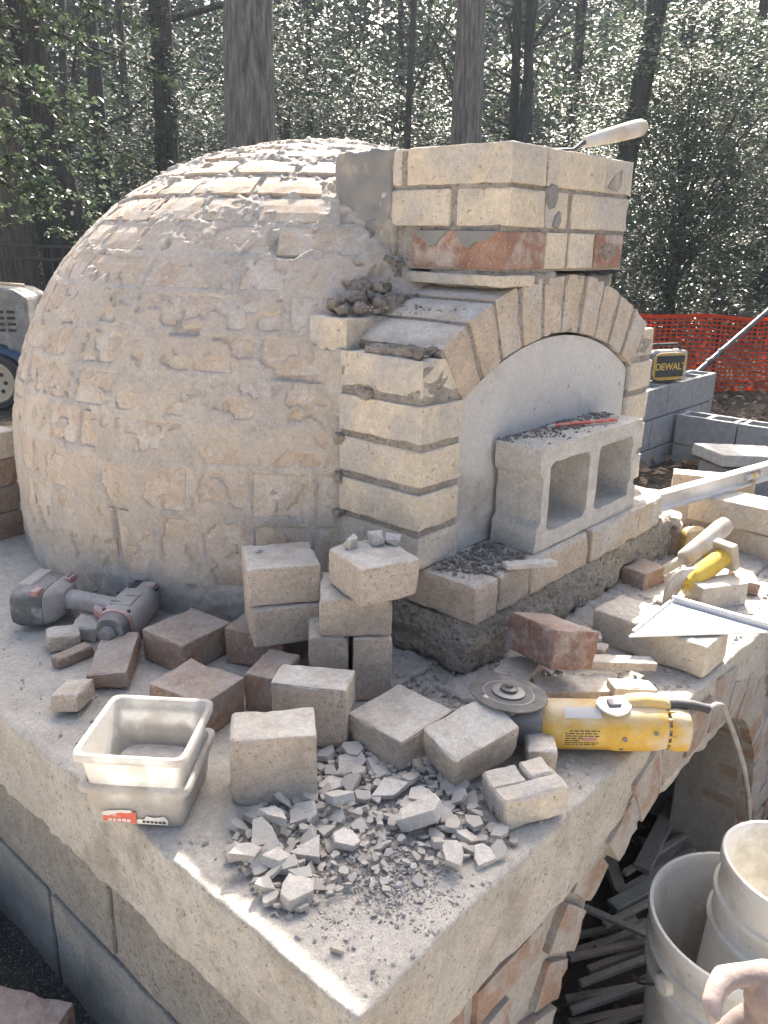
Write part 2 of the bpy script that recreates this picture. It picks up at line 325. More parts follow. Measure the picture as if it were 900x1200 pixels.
def shard(size, seed):
    """flat broken slab: uneven polygon with two rough parallel faces"""
    rr = random.Random(seed); n = rr.randint(4, 7); bm = bmesh.new()
    ang = sorted(rr.uniform(0, 6.283) for _ in range(n)); ang = [2 * math.pi * (i + rr.uniform(-.42, .42)) / n for i in range(n)]
    rad = [rr.uniform(.6, 1.15) for _ in range(n)]
    P = [(math.cos(a) * r * size[0] * .5, math.sin(a) * r * size[1] * .5) for a, r in zip(ang, rad)]
    lo = [bm.verts.new((x * rr.uniform(.82, 1.02), y * rr.uniform(.82, 1.02), -size[2] * .5 * rr.uniform(.8, 1.1))) for x, y in P]
    hi = [bm.verts.new((x * rr.uniform(.85, 1.0), y * rr.uniform(.85, 1.0), size[2] * .5 * rr.uniform(.75, 1.15))) for x, y in P]
    bm.faces.new(lo[::-1]); bm.faces.new(hi)
    for i in range(n): bm.faces.new((lo[i], lo[(i + 1) % n], hi[(i + 1) % n], hi[i]))
    bmesh.ops.bevel(bm, geom=bm.edges[:], offset=size[2] * .05, segments=1, affect='EDGES', clamp_overlap=True)
    bmesh.ops.triangulate(bm, faces=[f for f in bm.faces if len(f.verts) > 4])
    for v in bm.verts: v.co += Vector((nv(v.co, 3 / size[0], seed), nv(v.co, 3 / size[0], seed + 1), nv(v.co, 3 / size[0], seed + 2))) * size[2] * .12
    return bm_mesh('shard', bm)
def chunk(size, seed, flat=1.0, npts=14):
    """irregular broken piece: convex hull of jittered points"""
    rr = random.Random(seed); bm = bmesh.new()
    for k in range(npts):
        v = Vector((rr.gauss(0, 1), rr.gauss(0, 1), rr.gauss(0, 1))).normalized()
        v = Vector((max(-.72, min(.72, v.x)), max(-.72, min(.72, v.y)), max(-.6, min(.6, v.z))))
        bm.verts.new((v.x * size[0] * .7, v.y * size[1] * .7, v.z * size[2] * .82))
    res = bmesh.ops.convex_hull(bm, input=bm.verts[:])
    bmesh.ops.delete(bm, geom=[v for v in bm.verts if not v.link_faces], context='VERTS')
    return bm_mesh('chunk', bm)
def scatter(name, m, pts, sizes, seed, kind='stuff', parent=None, flat=.7):
    """many tiny crumbs joined in one mesh (uncountable stuff)"""
    protos = []
    rr = random.Random(seed)
    for k in range(8):
        me = chunk((1, 1, flat), seed * 10 + k, npts=8)
        V = np.array([v.co[:] for v in me.vertices]); F = [tuple(p.vertices) for p in me.polygons]; protos.append((V, F)); bpy.data.meshes.remove(me)
    V = []; F = []; off = 0
    for (x, y, z), s in zip(pts, sizes):
        pv, pf = protos[rr.randrange(8)]; a = rr.uniform(0, 6.28); ca, sa = math.cos(a), math.sin(a)
        q = pv * s; q = np.stack([q[:, 0] * ca - q[:, 1] * sa, q[:, 0] * sa + q[:, 1] * ca, q[:, 2]], 1) + (x, y, z)
        V.append(q); F += [tuple(i + off for i in f) for f in pf]; off += len(pv)
    me = mesh_of(name, np.concatenate(V).tolist(), F)
    o = link(name, me, m, parent); o['kind'] = kind
    return o

GZ = -.70     # ground level; slab top is z = 0

# ================================================================== THE SETTING
def make_ground():
    xs = np.concatenate([np.linspace(-58, -8, 8), np.linspace(-6, 16, 90), np.linspace(18, 78, 8)])
    ys = np.concatenate([np.linspace(-58, -8, 8), np.linspace(-6, 16, 90), np.linspace(18, 78, 8)])
    V = []; F = []
    for y in ys:
        for x in xs:
            near = max(0, 1 - max(abs(x - .4), abs(y - .5)) / 3)
            V.append((x, y, GZ + (.05 * nv((x, y, 0), .7, 3) + .025 * nv((x, y, 0), 2.6, 4)) * (1 - min(1, near * 2))))
    n = len(xs)
    for j in range(len(ys) - 1):
        for i in range(n - 1): F.append((j * n + i, j * n + i + 1, (j + 1) * n + i + 1, (j + 1) * n + i))
    o = link('ground', mesh_of('ground', V, F), 'soil', smooth=True)
    tag(o, 'brown soil with leaf litter around the oven', 'ground', kind='structure')
make_ground()

# pale patio added mostly out of view, left and behind camera, to bounce sunlight
o = link('bounce_patio', rough_box('bounce_patio', (12, 11.6, .3), .6, .02, 1, .003, 2), 'bounce_patio'); o.location = (-6.655, 5.2, -.455 - .15); tag(o, kind='structure')
o = link('bounce_patio', rough_box('bounce_patio', (12.4, 9.4, .06), .6, .02, 1, .003, 3), 'bounce_patio'); o.location = (-6.0, -5.46, GZ + .018); tag(o, kind='structure')
# raised bank of dark gravel along the left side of the base
def make_bank():
    V = []; F = []; nx, ny = 24, 60
    for j in range(ny):
        for i in range(nx):
            x = -.70 + .145 * i / (nx - 1); y = -.6 + 3.2 * j / (ny - 1)
            e = min(1, (y + .6) / .25)
            z = GZ - .03 + (.235 + .012 * nv((x, y, 0), 9, 2) + .006 * nv((x, y, 0), 30, 2)) * max(0, min(1, e))
            V.append((x, y, z))
    for j in range(ny - 1):
        for i in range(nx - 1): F.append((j * nx + i, j * nx + i + 1, (j + 1) * nx + i + 1, (j + 1) * nx + i))
    o = link('gravel_path', mesh_of('gravel', V, F), 'gravel', smooth=True); tag(o, kind='structure')
make_bank()

# ------------------------------------------------------------------ oven base: slab, block side wall, brick arch front
base = empty('oven_base', (0, 0, GZ), label='raised concrete slab on a block base with a brick arch in its front', cat='oven base')
base_off = Vector((0, 0, -GZ))
def inbase(o): o.parent = base; o.location = Vector(o.location) + base_off; return o
SX0, SX1, SY0, SY1 = -.57, 1.36, -.405, 1.60
def slab_warp(q):
    x, y, z = q[0] + (SX0 + SX1) / 2, q[1] + (SY0 + SY1) / 2, q[2] - .075
    P = (x, y, z); d = [.004 * fr(P, 9, 1), .004 * fr(P, 9, 2), .0022 * fr(P, 7, 3)]
    if z < -.02:                                     # ragged cast sides
        k = min(1, (-z - .02) / .05); d[0] += k * .006 * fr(P, 16, 4); d[1] += k * .006 * fr(P, 16, 5)
        if z < -.13: d[2] += .007 * nv(P, 6, 8) + .008 * nv(P, 26, 9)
    return [q[i] + d[i] for i in range(3)]
o = link('slab', rough_box('slab', (SX1 - SX0, SY1 - SY0, .15), .0125, .006, 1.3, .0006, 3, warp=slab_warp), 'concrete', base, smooth=True)
o.location = ((SX0 + SX1) / 2, (SY0 + SY1) / 2, -.075 - GZ)

# block courses of the left side wall (x = SX0) and the back and right walls
def block_course(x0, x1, y0, y1, z0, z1, axis, n, m='cmu', seed=0):
    for k in range(n):
        if axis == 'y':
            a, b = y0 + (y1 - y0) * k / n, y0 + (y1 - y0) * (k + 1) / n - .012
            o = bbox_brick(base, x0, x1, a, b, z0, z1, m, seed + k, 'block', .005, .7, .0012, step=.05)
        else:
            a, b = x0 + (x1 - x0) * k / n, x0 + (x1 - x0) * (k + 1) / n - .012
            o = bbox_brick(base, a, b, y0, y1, z0, z1, m, seed + k, 'block', .005, .7, .0012, step=.05)
        o.location.z -= GZ
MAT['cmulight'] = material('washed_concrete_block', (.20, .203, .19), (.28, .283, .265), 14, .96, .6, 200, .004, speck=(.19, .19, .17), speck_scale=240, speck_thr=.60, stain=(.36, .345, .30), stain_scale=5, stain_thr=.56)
MAT['parged'] = material('parged_block', (.255, .245, .22), (.355, .34, .305), 24, .96, .9, 90, .008, speck=(.21, .19, .16), speck_scale=130, speck_thr=.58)
for r_i, (z0, z1, sh) in enumerate([(-.30, -.152, 0), (-.50, -.312, .2), (-.70, -.512, 0)]):
    y = SY0 + .02
    for k in range(6):
        y0 = SY0 + .10 + k * .405 - sh; y1 = y0 + .393
        y0 = max(y0, SY0 + .10); y1 = min(y1, SY1 - .01)
        if y1 - y0 > .04:
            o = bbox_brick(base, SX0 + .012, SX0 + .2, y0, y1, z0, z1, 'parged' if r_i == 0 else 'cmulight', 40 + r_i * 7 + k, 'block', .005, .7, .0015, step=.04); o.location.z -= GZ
# mortar core of the side wall
o = link('mortar_bed', rough_box('mortar_bed', (.17, SY1 - SY0 - .12, .56), .02, .004, 1, .0015, 9, lump=.002, lscale=14), 'wallmortar', base)
o.location = (SX0 + .106, (SY0 + SY1) / 2 + .04, -.425 - GZ)
o = link('back_wall', rough_box('back_wall', (1.5, .19, .545), .1, .005, 1, .001, 5), 'cmugrey', base); o.location = (.4, 1.45, -.43 - GZ)
o = link('inner_wall', rough_box('inner_wall', (1.4, .15, .545), .1, .005, 1, .001, 6), 'cmugrey', base); o.location = (.5, .46, -.43 - GZ)
o = link('side_wall', rough_box('side_wall', (.18, 1.7, .545), .1, .005, 1, .001, 6), 'cmugrey', base); o.location = (1.25, .62, -.43 - GZ)

# arch opening outline in the front plane (x, z)
ACX, ARX, AZC, ARZ = .275, .425, -.535, .42
def arch_pt(t, off=0, e=2.25):
    c, s = math.cos(t), math.sin(t)
    x = (ARX) * math.copysign(abs(c) ** (2 / e), c); z = (ARZ) * abs(s) ** (2 / e)
    nrm = Vector((x / ARX ** 2, z / ARZ ** 2)).normalized()
    return (ACX + x + nrm.x * off, AZC + z + nrm.y * off)
def front_wall():
    bm = bmesh.new()
    NA = 40
    inner = [(ACX - ARX, GZ)] + [arch_pt(math.pi - math.pi * k / NA) for k in range(NA + 1)] + [(ACX + ARX, GZ)]
    outer = []
    top = -.012
    for x, z in inner:
        if x <= ACX - ARX + 1e-4 and z < AZC + .01: outer.append((SX0 + .01, z))
        elif x >= ACX + ARX - 1e-4 and z < AZC + .01: outer.append((SX1 - .01, z))
        else:
            t = (x - (ACX - ARX)) / (2 * ARX); xx = SX0 + .01 + (SX1 - SX0 - .02) * t; outer.append((xx, top))
    outer[0] = (SX0 + .01, GZ); outer[-1] = (SX1 - .01, GZ)
    outer[1] = (SX0 + .01, -.3); outer[-2] = (SX1 - .01, -.3)
    def V(p, y): return bm.verts.new((p[0], y, p[1]))
    for y, fl in ((SY0 + .017, False), (SY0 + .16, True)):
        a = [V(p, y) for p in inner]; b = [V(p, y) for p in outer]
        for i in range(len(inner) - 1):
            f = (a[i], a[i + 1], b[i + 1], b[i]); bm.faces.new(f[::-1] if fl else f)
        if not fl: a0, b0 = a, b
        else:
            for i in range(len(inner) - 1): bm.faces.new((a0[i], a[i], a[i + 1], a0[i + 1])); bm.faces.new((b0[i], b0[i + 1], b[i + 1], b[i]))
            bm.faces.new((a0[0], b0[0], b[0], a[0])); bm.faces.new((a0[-1], a[-1], b[-1], b0[-1]))
    bmesh.ops.subdivide_edges(bm, edges=bm.edges[:], cuts=3, use_grid_fill=True)
    for v in bm.verts:
        if v.co.y < SY0 + .025: v.co.y += .004 * fr(v.co, 14, 3)
    o = link('front_wall', bm_mesh('front_wall', bm), 'wallmortar', base); o.location = (0, 0, -GZ)
    # ring of arch bricks
    NV = 17
    for k in range(NV):
        t0 = math.pi - math.pi * (k + .06) / NV; t1 = math.pi - math.pi * (k + .94) / NV
        dep = .095 + .015 * math.sin(k * 2.3)
        q = [arch_pt(t0, .001), arch_pt(t1, .001), arch_pt(t1, dep), arch_pt(t0, dep)]
        q = [(x, min(z, -.010)) for x, z in q]
        proud = sum(x for x, z in q) / 4 > -.02
        wedge(base, 'brick', [(x, z) for x, z in q], (SY0 - .011 if proud else SY0 + .001) + .004 * random.random(), SY0 + .13, 'archbrick', k, zoff=-GZ)
        if proud:
            tm = (t0 + t1) / 2 - (t0 - t1) * .56
            q = [arch_pt(tm + .03, .003), arch_pt(tm - .03, .003), arch_pt(tm - .03, dep), arch_pt(tm + .03, dep)]
            wedge(base, 'joint', [(x, min(z, -.012)) for x, z in q], SY0 - .006, SY0 + .12, 'wallmortar', 300 + k, zoff=-GZ)
    # courses left of the arch and on the right pier
    for ri in range(8):
        z1 = -.165 - ri * .072; z0 = z1 - .060
        if z0 < GZ: break
        for side in (-1, 1):
            x = SX0 + .022 if side < 0 else ACX + ARX + .012
            if ri % 2: x -= .1
            while True:
                a, b = x, x + .19; x += .2
                a = max(a, SX0 + .022 if side < 0 else ACX + ARX + .012)
                if side < 0:
                    lim = 9
                    for k in range(60):
                        px, pz = arch_pt(math.pi - math.pi * .5 * k / 59, .115)
                        if z0 - .012 < pz < z1 + .012: lim = min(lim, px)
                    if z1 < AZC + .03: lim = ACX - ARX - .11
                    b2 = min(b, lim)
                else:
                    lim = SX1 - .015; b2 = min(b, lim)
                    if z0 > -.42:
                        for k in range(60):
                            px, pz = arch_pt(math.pi * .5 * k / 59, .115)
                            if z0 - .012 < pz < z1 + .012: a = max(a, px)
                if b2 - a > .035:
                    wedge(base, 'brick', [(a, z0), (b2, z0), (b2, z1), (a, z1)], SY0 + .002 + .004 * random.random(), SY0 + .12, 'archbrick', 100 + ri * 13 + int(a * 40), zoff=-GZ)
                if b > lim or b > SX1: break
def wedge(parent, name, poly, y0, y1, m, seed, zoff=0, bev=.006, sub=True):
    """brick with an (x, z) outline, running from y0 to y1"""
    bm = bmesh.new()
    lo = [bm.verts.new((x, y0, z)) for x, z in poly]; hi = [bm.verts.new((x, y1, z)) for x, z in poly]
    bm.faces.new(lo); bm.faces.new(hi[::-1]); n = len(poly)
    for i in range(n): bm.faces.new((lo[i], hi[i], hi[(i + 1) % n], lo[(i + 1) % n]))
    bmesh.ops.recalc_face_normals(bm, faces=bm.faces[:])
    if sub: bmesh.ops.subdivide_edges(bm, edges=bm.edges[:], cuts=3, use_grid_fill=True)
    cx = sum(p[0] for p in poly) / n; cz = sum(p[1] for p in poly) / n
    sharp = [e for e in bm.edges if len(e.link_faces) == 2 and e.calc_face_angle(0) > .6]
    edge_v = {v for e in sharp for v in e.verts}
    for v in bm.verts:
        d = .0022 * nv(v.co, 40, seed) + .001 * nv(v.co, 110, seed)
        if v in edge_v:
            k = .0025 + .006 * max(0, nv(v.co, 45, seed + 3)); v.co.x += (cx - v.co.x) * k / .05; v.co.z += (cz - v.co.z) * k / .05; v.co.y += k if v.co.y < (y0 + y1) / 2 else -k
        else: v.co.y += d
    o = link(name, bm_mesh(name, bm), m, parent); o.location = (0, 0, zoff); return o
front_wall()

# ================================================================== THE OVEN
oven = empty('brick_oven', (.42, .5, 0), label='half-built domed brick oven with arched front and square flue', cat='brick oven')
def in_oven(name):
    e = empty(name, (-.42, -.5, 0)); e.parent = oven; return e

# ---- dome
DC = Vector((.527, .758, .205)); DR, DZ, DLOW, DN = .777, .727, 1.0, 2.09      # rounder than an ellipse above, tucked in below
dome = in_oven('dome')
def dome_pt(az, el, off=0):
    ce, se = math.cos(el), math.sin(el)
    dz = DZ if se > 0 else DLOW
    if se > 0: pr, pz = ce ** (2 / DN), se ** (2 / DN)
    else: pr, pz = ce, se
    n = Vector((ce * math.cos(az) / DR, ce * math.sin(az) / DR, se / dz)).normalized()
    return Vector((DC.x + DR * pr * math.cos(az), DC.y + DR * pr * math.sin(az), DC.z + dz * pz)) + n * off
EL0 = math.asin(-DC.z / DLOW) + .01
AZC_, AZW = R_(226), R_(128)
rows = []; el = EL0 + .05 / .73
ri = 0
heights = [.100, .078] + [.070] * 30
while el < R_(80):
    hgt = heights[ri] / .73; gap = .011 / .73
    e1 = min(el + hgt, R_(84)); rows.append((el, e1)); el = e1 + gap; ri += 1
rb = random.Random(21)
dome_bricks = []                                                # (row, az0, az1, e0, e1, offset)
for ri, (e0, e1) in enumerate(rows):
    rad = max(.12, DR * math.cos((e0 + e1) / 2)); full = e0 > R_(58)
    a = AZC_ - AZW + rb.uniform(0, .1); end = AZC_ + AZW
    if full: a = 0; end = 2 * math.pi
    while a < end - .02:
        Lw = rb.choice([.085, .10, .085]) if ri == 0 else rb.choice([.105, .105, .135, .19, .20, .16]) if ri < 9 else rb.choice([.09, .105, .12])
        a1 = min(a + Lw / rad, end)
        if (a1 - a) * rad > .04: dome_bricks.append((ri, a, a1, e0, e1, rb.uniform(-.0012, .0010) + (.003 if ri > 7 else 0)))
        a = a1 + .011 / rad
NB = 0
for ri, a0, a1, e0, e1, off in dome_bricks:
    # keep clear of the arch and the flue
    mid = dome_pt((a0 + a1) / 2, (e0 + e1) / 2)
    if mid.x > .12 and mid.x < .74 and mid.y < .42 and mid.z < .90: continue
    nu, nvv = 6, 4; V = []; F = []
    for L_, inn in ((0, .0), (1, .035)):
        for j in range(nvv):
            for i in range(nu):
                u = i / (nu - 1); v = j / (nvv - 1)
                border = i in (0, nu - 1) or j in (0, nvv - 1)
                uu = (.015 + .97 * u) if L_ == 0 else u; vv = (.03 + .94 * v) if L_ == 0 else v
                P0 = dome_pt(a0 + (a1 - a0) * uu, e0 + (e1 - e0) * vv)
                d = off + .0015 * nv(P0, 40, ri) - (.0012 + .0035 * max(0, nv(P0, 50, 4)) if border and L_ == 0 else 0) - inn
                if ri > 8: d += .005 * (vv - .5) * -1          # stepped upper courses lean out at their foot
                V.append(dome_pt(a0 + (a1 - a0) * uu, e0 + (e1 - e0) * vv, d))
    n0 = nu * nvv
    for j in range(nvv - 1):
        for i in range(nu - 1): F.append((j * nu + i, j * nu + i + 1, (j + 1) * nu + i + 1, (j + 1) * nu + i))
    ring = [i for i in range(nu)] + [j * nu + nu - 1 for j in range(1, nvv)] + [(nvv - 1) * nu + i for i in range(nu - 2, -1, -1)] + [j * nu for j in range(nvv - 2, 0, -1)]
    for k in range(len(ring)):
        p, q = ring[k], ring[(k + 1) % len(ring)]; F.append((p, p + n0, q + n0, q))
    if NB < 296: link('brick', mesh_of('brick', V, F), 'domebrick', dome); NB += 1
# ---- mortar smeared over the dome
def smooth(a, b, x): t = np.clip((x - a) / (b - a), 0, 1); return t * t * (3 - 2 * t)
def dome_mortar():
    na, ne = 640, 250
    az = np.concatenate([np.linspace(AZC_ - AZW, AZC_ + AZW, na), np.linspace(AZC_ + AZW, AZC_ - AZW + 2 * math.pi, 60)[1:-1]])
    els = np.concatenate([np.linspace(EL0 - .02, R_(78), ne), np.linspace(R_(78), R_(89.5), 16)[1:]])
    nA, nE = len(az), len(els)
    tiny = {}
    for (ri, a0, a1, e0, e1, off) in dome_bricks: tiny.setdefault(ri, []).append((a0, a1, off))
    V = np.zeros((nE * nA, 3)); k = 0; thin = np.zeros(nE * nA); hue = np.zeros(nE * nA)
    for e in els:
        row = None
        for ri, (e0, e1) in enumerate(rows):
            if e0 <= e <= e1: row = ri; break
        rad = max(.05, DR * math.cos(e)); craggy = max(0, min(1, (e - R_(38)) / R_(22)))
        cand = np.array(tiny.get(row, [])) if row is not None else np.zeros((0, 3))
        for a in az:
            P0 = dome_pt(a, e); inside = -1.0; boff = 0
            if len(cand):
                aa = a % (2 * math.pi)
                for a0, a1, off in cand:
                    if a0 <= aa <= a1 or a0 <= aa + 2 * math.pi <= a1 or a0 <= a <= a1:
                        b_ = aa if a0 <= aa <= a1 else (a if a0 <= a <= a1 else aa + 2 * math.pi)
                        inside = min((b_ - a0) * rad, (a1 - b_) * rad, (e - rows[row][0]) * .73, (rows[row][1] - e) * .73); boff = off; break
            n1 = nv(P0, 6.5, 1) * .5 + nv(P0, 14, 2) * .65 + nv(P0, 34, 3) * .42 + nv(P0, 90, 4) * .18
            thr = -.02 + .02 * craggy
            cov = 0 if n1 < thr - .03 else 1 if n1 > thr + .03 else (n1 - thr + .03) / .06
            lip = math.exp(-((n1 - thr - .03) / .05) ** 2)                # thin raised lip where a smear ends
            smear = .0020 + .0016 * nv((P0.x * .7, P0.y * .7, P0.z * 1.8), 18, 6) + .0012 * nv(P0, 60, 7) + .0006 * lip
            jn = nv(P0, 11, 9); cr = 0
            if inside > .003: bare = -.008 + .0075 * max(0, 1 - (inside - .003) / .003)
            else:
                bare = .0003 + .0018 * nv(P0, 48, 8) - .006 * craggy * (.5 + nv(P0, 20, 5))
                if jn > .37: cr = min(1, (jn - .37) / .08); bare -= .010 * cr
            d = bare + (smear - bare) * cov * (1 - .8 * cr)
            d += .0015 * nv(P0, 110, 11) + .0010 * nv(P0, 230, 12)
            if craggy: d += craggy * (.008 * nv(P0, 24, 12) + .007 * nv((P0.x, P0.y, P0.z * 1.8), 60, 13) + .0035 * nv(P0, 140, 13))
            if e < EL0 + .14: d += (.008 + .010 * fr(P0, 14, 15)) * (1 - (e - EL0) / .16)
            thin[k] = max(0, min(1, inside / .006)) * max(0, min(1, .85 - .9 * (n1 - thr))) * (1 - .7 * craggy); hue[k] = (boff * 977.0) % 1.0
            q = dome_pt(a, e, d)
            if .06 < q.x < .80 and q.y < .10 and q.z < .66: q.y = .10            # flat where the arch opens
            V[k] = q; k += 1
    F = [(j * nA + i, j * nA + (i + 1) % nA, (j + 1) * nA + (i + 1) % nA, (j + 1) * nA + i) for j in range(nE - 1) for i in range(nA)]
    F.append(tuple((nE - 1) * nA + i for i in range(nA)))
    me = mesh_of('mortar_coat', V.tolist(), F)
    for nm, arr in (('thin', thin), ('hue', hue)): me.attributes.new(nm, 'FLOAT', 'POINT').data.foreach_set('value', arr.astype(np.float32))
    link('mortar_coat', me, 'domemortar', dome, smooth=True)
dome_mortar()

# ---- piers, arch
arch = in_oven('entry_arch')
BH, JT = .0622, .012; PT = .533
def pier(x0, x1, y1, seed):
    for i in range(5):
        z1 = PT - i * (BH + JT); z0 = z1 - BH
        if i == 4: z0 = .1765
        if i == 0 and x0 < .1:     # skewback cut
            wedge(arch, 'brick', [(x0, z0), (x1 - .002, z0), (x1 - .004, z0 + .012), (x1 - .038, z1), (x0, z1)], .002, y1, 'buff', seed)
        elif i == 0:
            wedge(arch, 'brick', [(x0 + .004, z0), (x1, z0), (x1, z1), (x0 + .036, z1), (x0 + .004, z0 + .012)], .002, y1, 'buff', seed)
        else:
            dx = random.uniform(-.0035, .0035)
            bbox_brick(arch, x0 + dx, x1 + dx, dx * .6, y1 + dx, z0, z1, 'buff', seed + i)
    o = link('mortar', rough_box('mortar', (x1 - x0 - .0065, y1 - .0075, PT - .19), .010, .003, 1, .0005, seed, lump=.0009, lscale=60), 'joint', arch)
    o.location = ((x0 + x1) / 2, y1 / 2 + .001, (PT + .165) / 2)
def bead(parent, a, b, seed, rmax=.006, m='joint'):
    rr = random.Random(seed); a, b = Vector(a), Vector(b); L_ = (b - a).length; n = max(4, int(L_ / .006)); pts = []; rads = []
    for k in range(n + 1):
        t = k / n; q = a.lerp(b, t); g = nv((q.x + q.y, q.z, seed), 45, seed) * 1.1 + nv((q.x + q.y, q.z, seed), 130, seed + 1) * .7
        pts.append(q + Vector((rr.uniform(-.001, .001), rr.uniform(-.001, .001), rr.uniform(-.0018, .0012)))); rads.append(max(.0010, rmax * (.45 + g)))
    v, f = tube(pts, rads, 8)
    link('mortar_bead', mesh_of('mortar_bead', v, f), m, parent)
pier(0, .111, .188, 11); pier(.733, .844, .229, 31)
for i in range(4):
    z = PT - i * (BH + JT) - BH - JT * .5
    bead(arch, (.0035, .05 + .03 * (i % 2), z), (.0035, .175, z), 10 + i, .0032)
for k, (y, z) in enumerate([(.183, PT - 2 * (BH + JT) - .006), (.186, PT - 3 * (BH + JT) - .004), (.184, PT - 4 * (BH + JT) + .002), (.12, PT - BH - .006)]):
    o = link('mortar_lump', chunk((.022, .020, .020), 800 + k, npts=22), 'joint', arch); o.location = (-.002, y, z)
ACENX, AINT, AAPEX = .422, .563, .545
acz = AAPEX - AINT
th0 = math.asin(.313 / AINT)
NVS = 10
for k in range(NVS):
    t0 = -th0 + 2 * th0 * (k + .055) / NVS; t1 = -th0 + 2 * th0 * (k + .945) / NVS
    depth = .114 + random.uniform(-.003, .003)
    pts = []
    for t, rr in ((t0, AINT), (t1, AINT), (t1, AINT + depth), (t0, AINT + depth)):
        pts.append((ACENX + rr * math.sin(t), acz + rr * math.cos(t)))
    wedge(arch, 'brick', pts, random.uniform(-.003, .003), .222, 'dustbrick' if k < 2 else 'firebrick', 60 + k)
# mortar between and behind the voussoirs
NA = 40
poly = []
for k in range(NA + 1):
    t = -th0 + 2 * th0 * k / NA; poly.append((ACENX + (AINT + .004) * math.sin(t), acz + (AINT + .004) * math.cos(t)))
for k in range(NA, -1, -1):
    t = -th0 + 2 * th0 * k / NA; poly.append((ACENX + (AINT + .108) * math.sin(t), acz + (AINT + .108) * math.cos(t)))
bm = bmesh.new()
ip = poly[:NA + 1]; op = poly[NA + 1:][::-1]
rowsv = []
for y in (.006, .21):
    rowsv.append(([bm.verts.new((x, y, z)) for x, z in ip], [bm.verts.new((x, y, z)) for x, z in op]))
(a0, b0), (a1_, b1_) = rowsv
for i in range(NA):
    bm.faces.new((a0[i], a0[i + 1], b0[i + 1], b0[i])); bm.faces.new((a1_[i], b1_[i], b1_[i + 1], a1_[i + 1]))
    bm.faces.new((a0[i], a1_[i], a1_[i + 1], a0[i + 1])); bm.faces.new((b0[i], b0[i + 1], b1_[i + 1], b1_[i]))
bm.faces.new((a0[0], b0[0], b1_[0], a1_[0])); bm.faces.new((a0[-1], a1_[-1], b1_[-1], b0[-1]))
link('mortar', bm_mesh('mortar', bm), 'joint', arch)
# rough mortar bedding behind the arch, under the flue and against the dome
def lump_mass(parent, name, c, d, m, seed, lump=.012, lscale=22, step=.014, r=.02, rz=0):
    o = link(name, rough_box(name, d, step, r, 1, .002, seed, lump=lump, lscale=lscale), m, parent, smooth=True)
    o.location = c; o.rotation_euler.z = rz; return o
lump_mass(arch, 'mortar_bed', (.175, .220, .595), (.11, .085, .05), 'joint', 3, .014, 46, .007, .008)
lump_mass(arch, 'mortar_bed', (.05, .08, .538), (.075, .12, .014), 'mortar', 4, .007, 60, .007, .004)
lump_mass(arch, 'mortar_bed', (.45, .33, .54), (.52, .20, .20), 'mortar', 5, .010, 24, .03)
lump_mass(arch, 'mortar_bed', (.305, .088, .650), (.19, .168, .034), 'joint', 14, .004, 50)
lump_mass(arch, 'mortar_bed', (.56, .10, .640), (.14, .18, .03), 'mortar', 15, .006, 40)
lump_mass(arch, 'mortar_fillet', (.052, .228, .345), (.075, .085, .37), 'domemortar', 6, .007, 34, .008, .012)
for k, (c, s) in enumerate([((.045, .225, .590), .014), ((.07, .205, .594), .017), ((.055, .25, .60), .02), ((.09, .23, .61), .02), ((.11, .19, .605), .016), ((.12, .245, .63), .022), ((.09, .18, .592), .012), ((.14, .215, .63), .02)]):
    lump_mass(arch, 'mortar_lump', c, (s * 1.5, s * 1.3, s), 'mortar', 70 + k, .008, 40, .006, .01)
# odd bricks between dome and pier
bbox_brick(arch, .018, .125, .188, .28, .524, .582, 'buff', 91)
# ---- sill of bricks on rough insulating concrete
sill = in_oven('sill')
for i, (xa, xb, ya) in enumerate([(.019, .083, -.112), (.089, .182, -.112), (.188, .404, -.110), (.410, .622, -.112), (.628, .735, -.109)]):
    bbox_brick(sill, xa, xb, ya, .09, .106, .1745 + .001 * (i % 2), 'dustbrick' if i < 2 else 'firebrick', 120 + i, r=.005)
bbox_brick(sill, .742, .80, -.09, .06, .10, .165, 'firebrick', 131, r=.012, chip=1.5)
o = link('rough_bed', rough_box('rough_bed', (.83, .46, .104), .0085, .012, 1.5, .002, 8, lump=.010, lscale=28), 'vermiculite', sill, smooth=True)
o.location = (.432, .128, .053)

# ---- flue above the arch
flue = in_oven('flue')
FX0, FX1, FY1 = .207, .648, .385
Z3 = (.8055, .868); Z2 = (.737, .7985); Z1 = (.667, .730)
def fb(*a, m='buff', s=0, **k): return bbox_brick(flue, *a, m, 140 + s, **k)
fb(FX0, .318, -.002, .222, *Z3, s=0); fb(.325, .534, 0, .10, *Z3, s=1); fb(.541, FX1, .002, .2, *Z3, s=2); fb(FX0 + .002, .30, .236, .258, *Z3, s=3)
fb(FX0 + .004, .323, -.001, .110, *Z2, s=4); fb(FX0 - .002, .30, .122, .285, *Z2, s=5); fb(.329, .405, .002, .1, *Z2, s=6); fb(.420, .642, 0, .1, *Z2, s=7)
fb(FX0 + .001, .331, 0, .206, *Z1, m='redbrick', s=8); fb(.339, .414, .002, .1, *Z1, s=9); fb(.420, .512, 0, .1, *Z1, s=10); fb(.519, .633, 0, .2, *Z1, m='redbrick', s=11)
fb(FX0 - .004, .30, -.004, .22, .6385, .6575, s=12)
fb(.541, .64, .21, .38, *Z3, s=13); fb(.36, .53, .28, .38, *Z3, s=14)
core = link('mortar', rough_box('mortar', (.429, .376, .201), .012, .003, 1, .0006, 44, lump=.0008, lscale=50), 'joint', flue); core.location = (.4265, .193, .763)
def parge_warp(q): return q
o = link('mortar_parging', rough_box('mortar_parging', (.10, .15, .205), .008, .008, 1.5, .002, 45, lump=.009, lscale=16), 'wetmortar', flue, smooth=True); o.location = (FX0 + .047, .332, .7655)
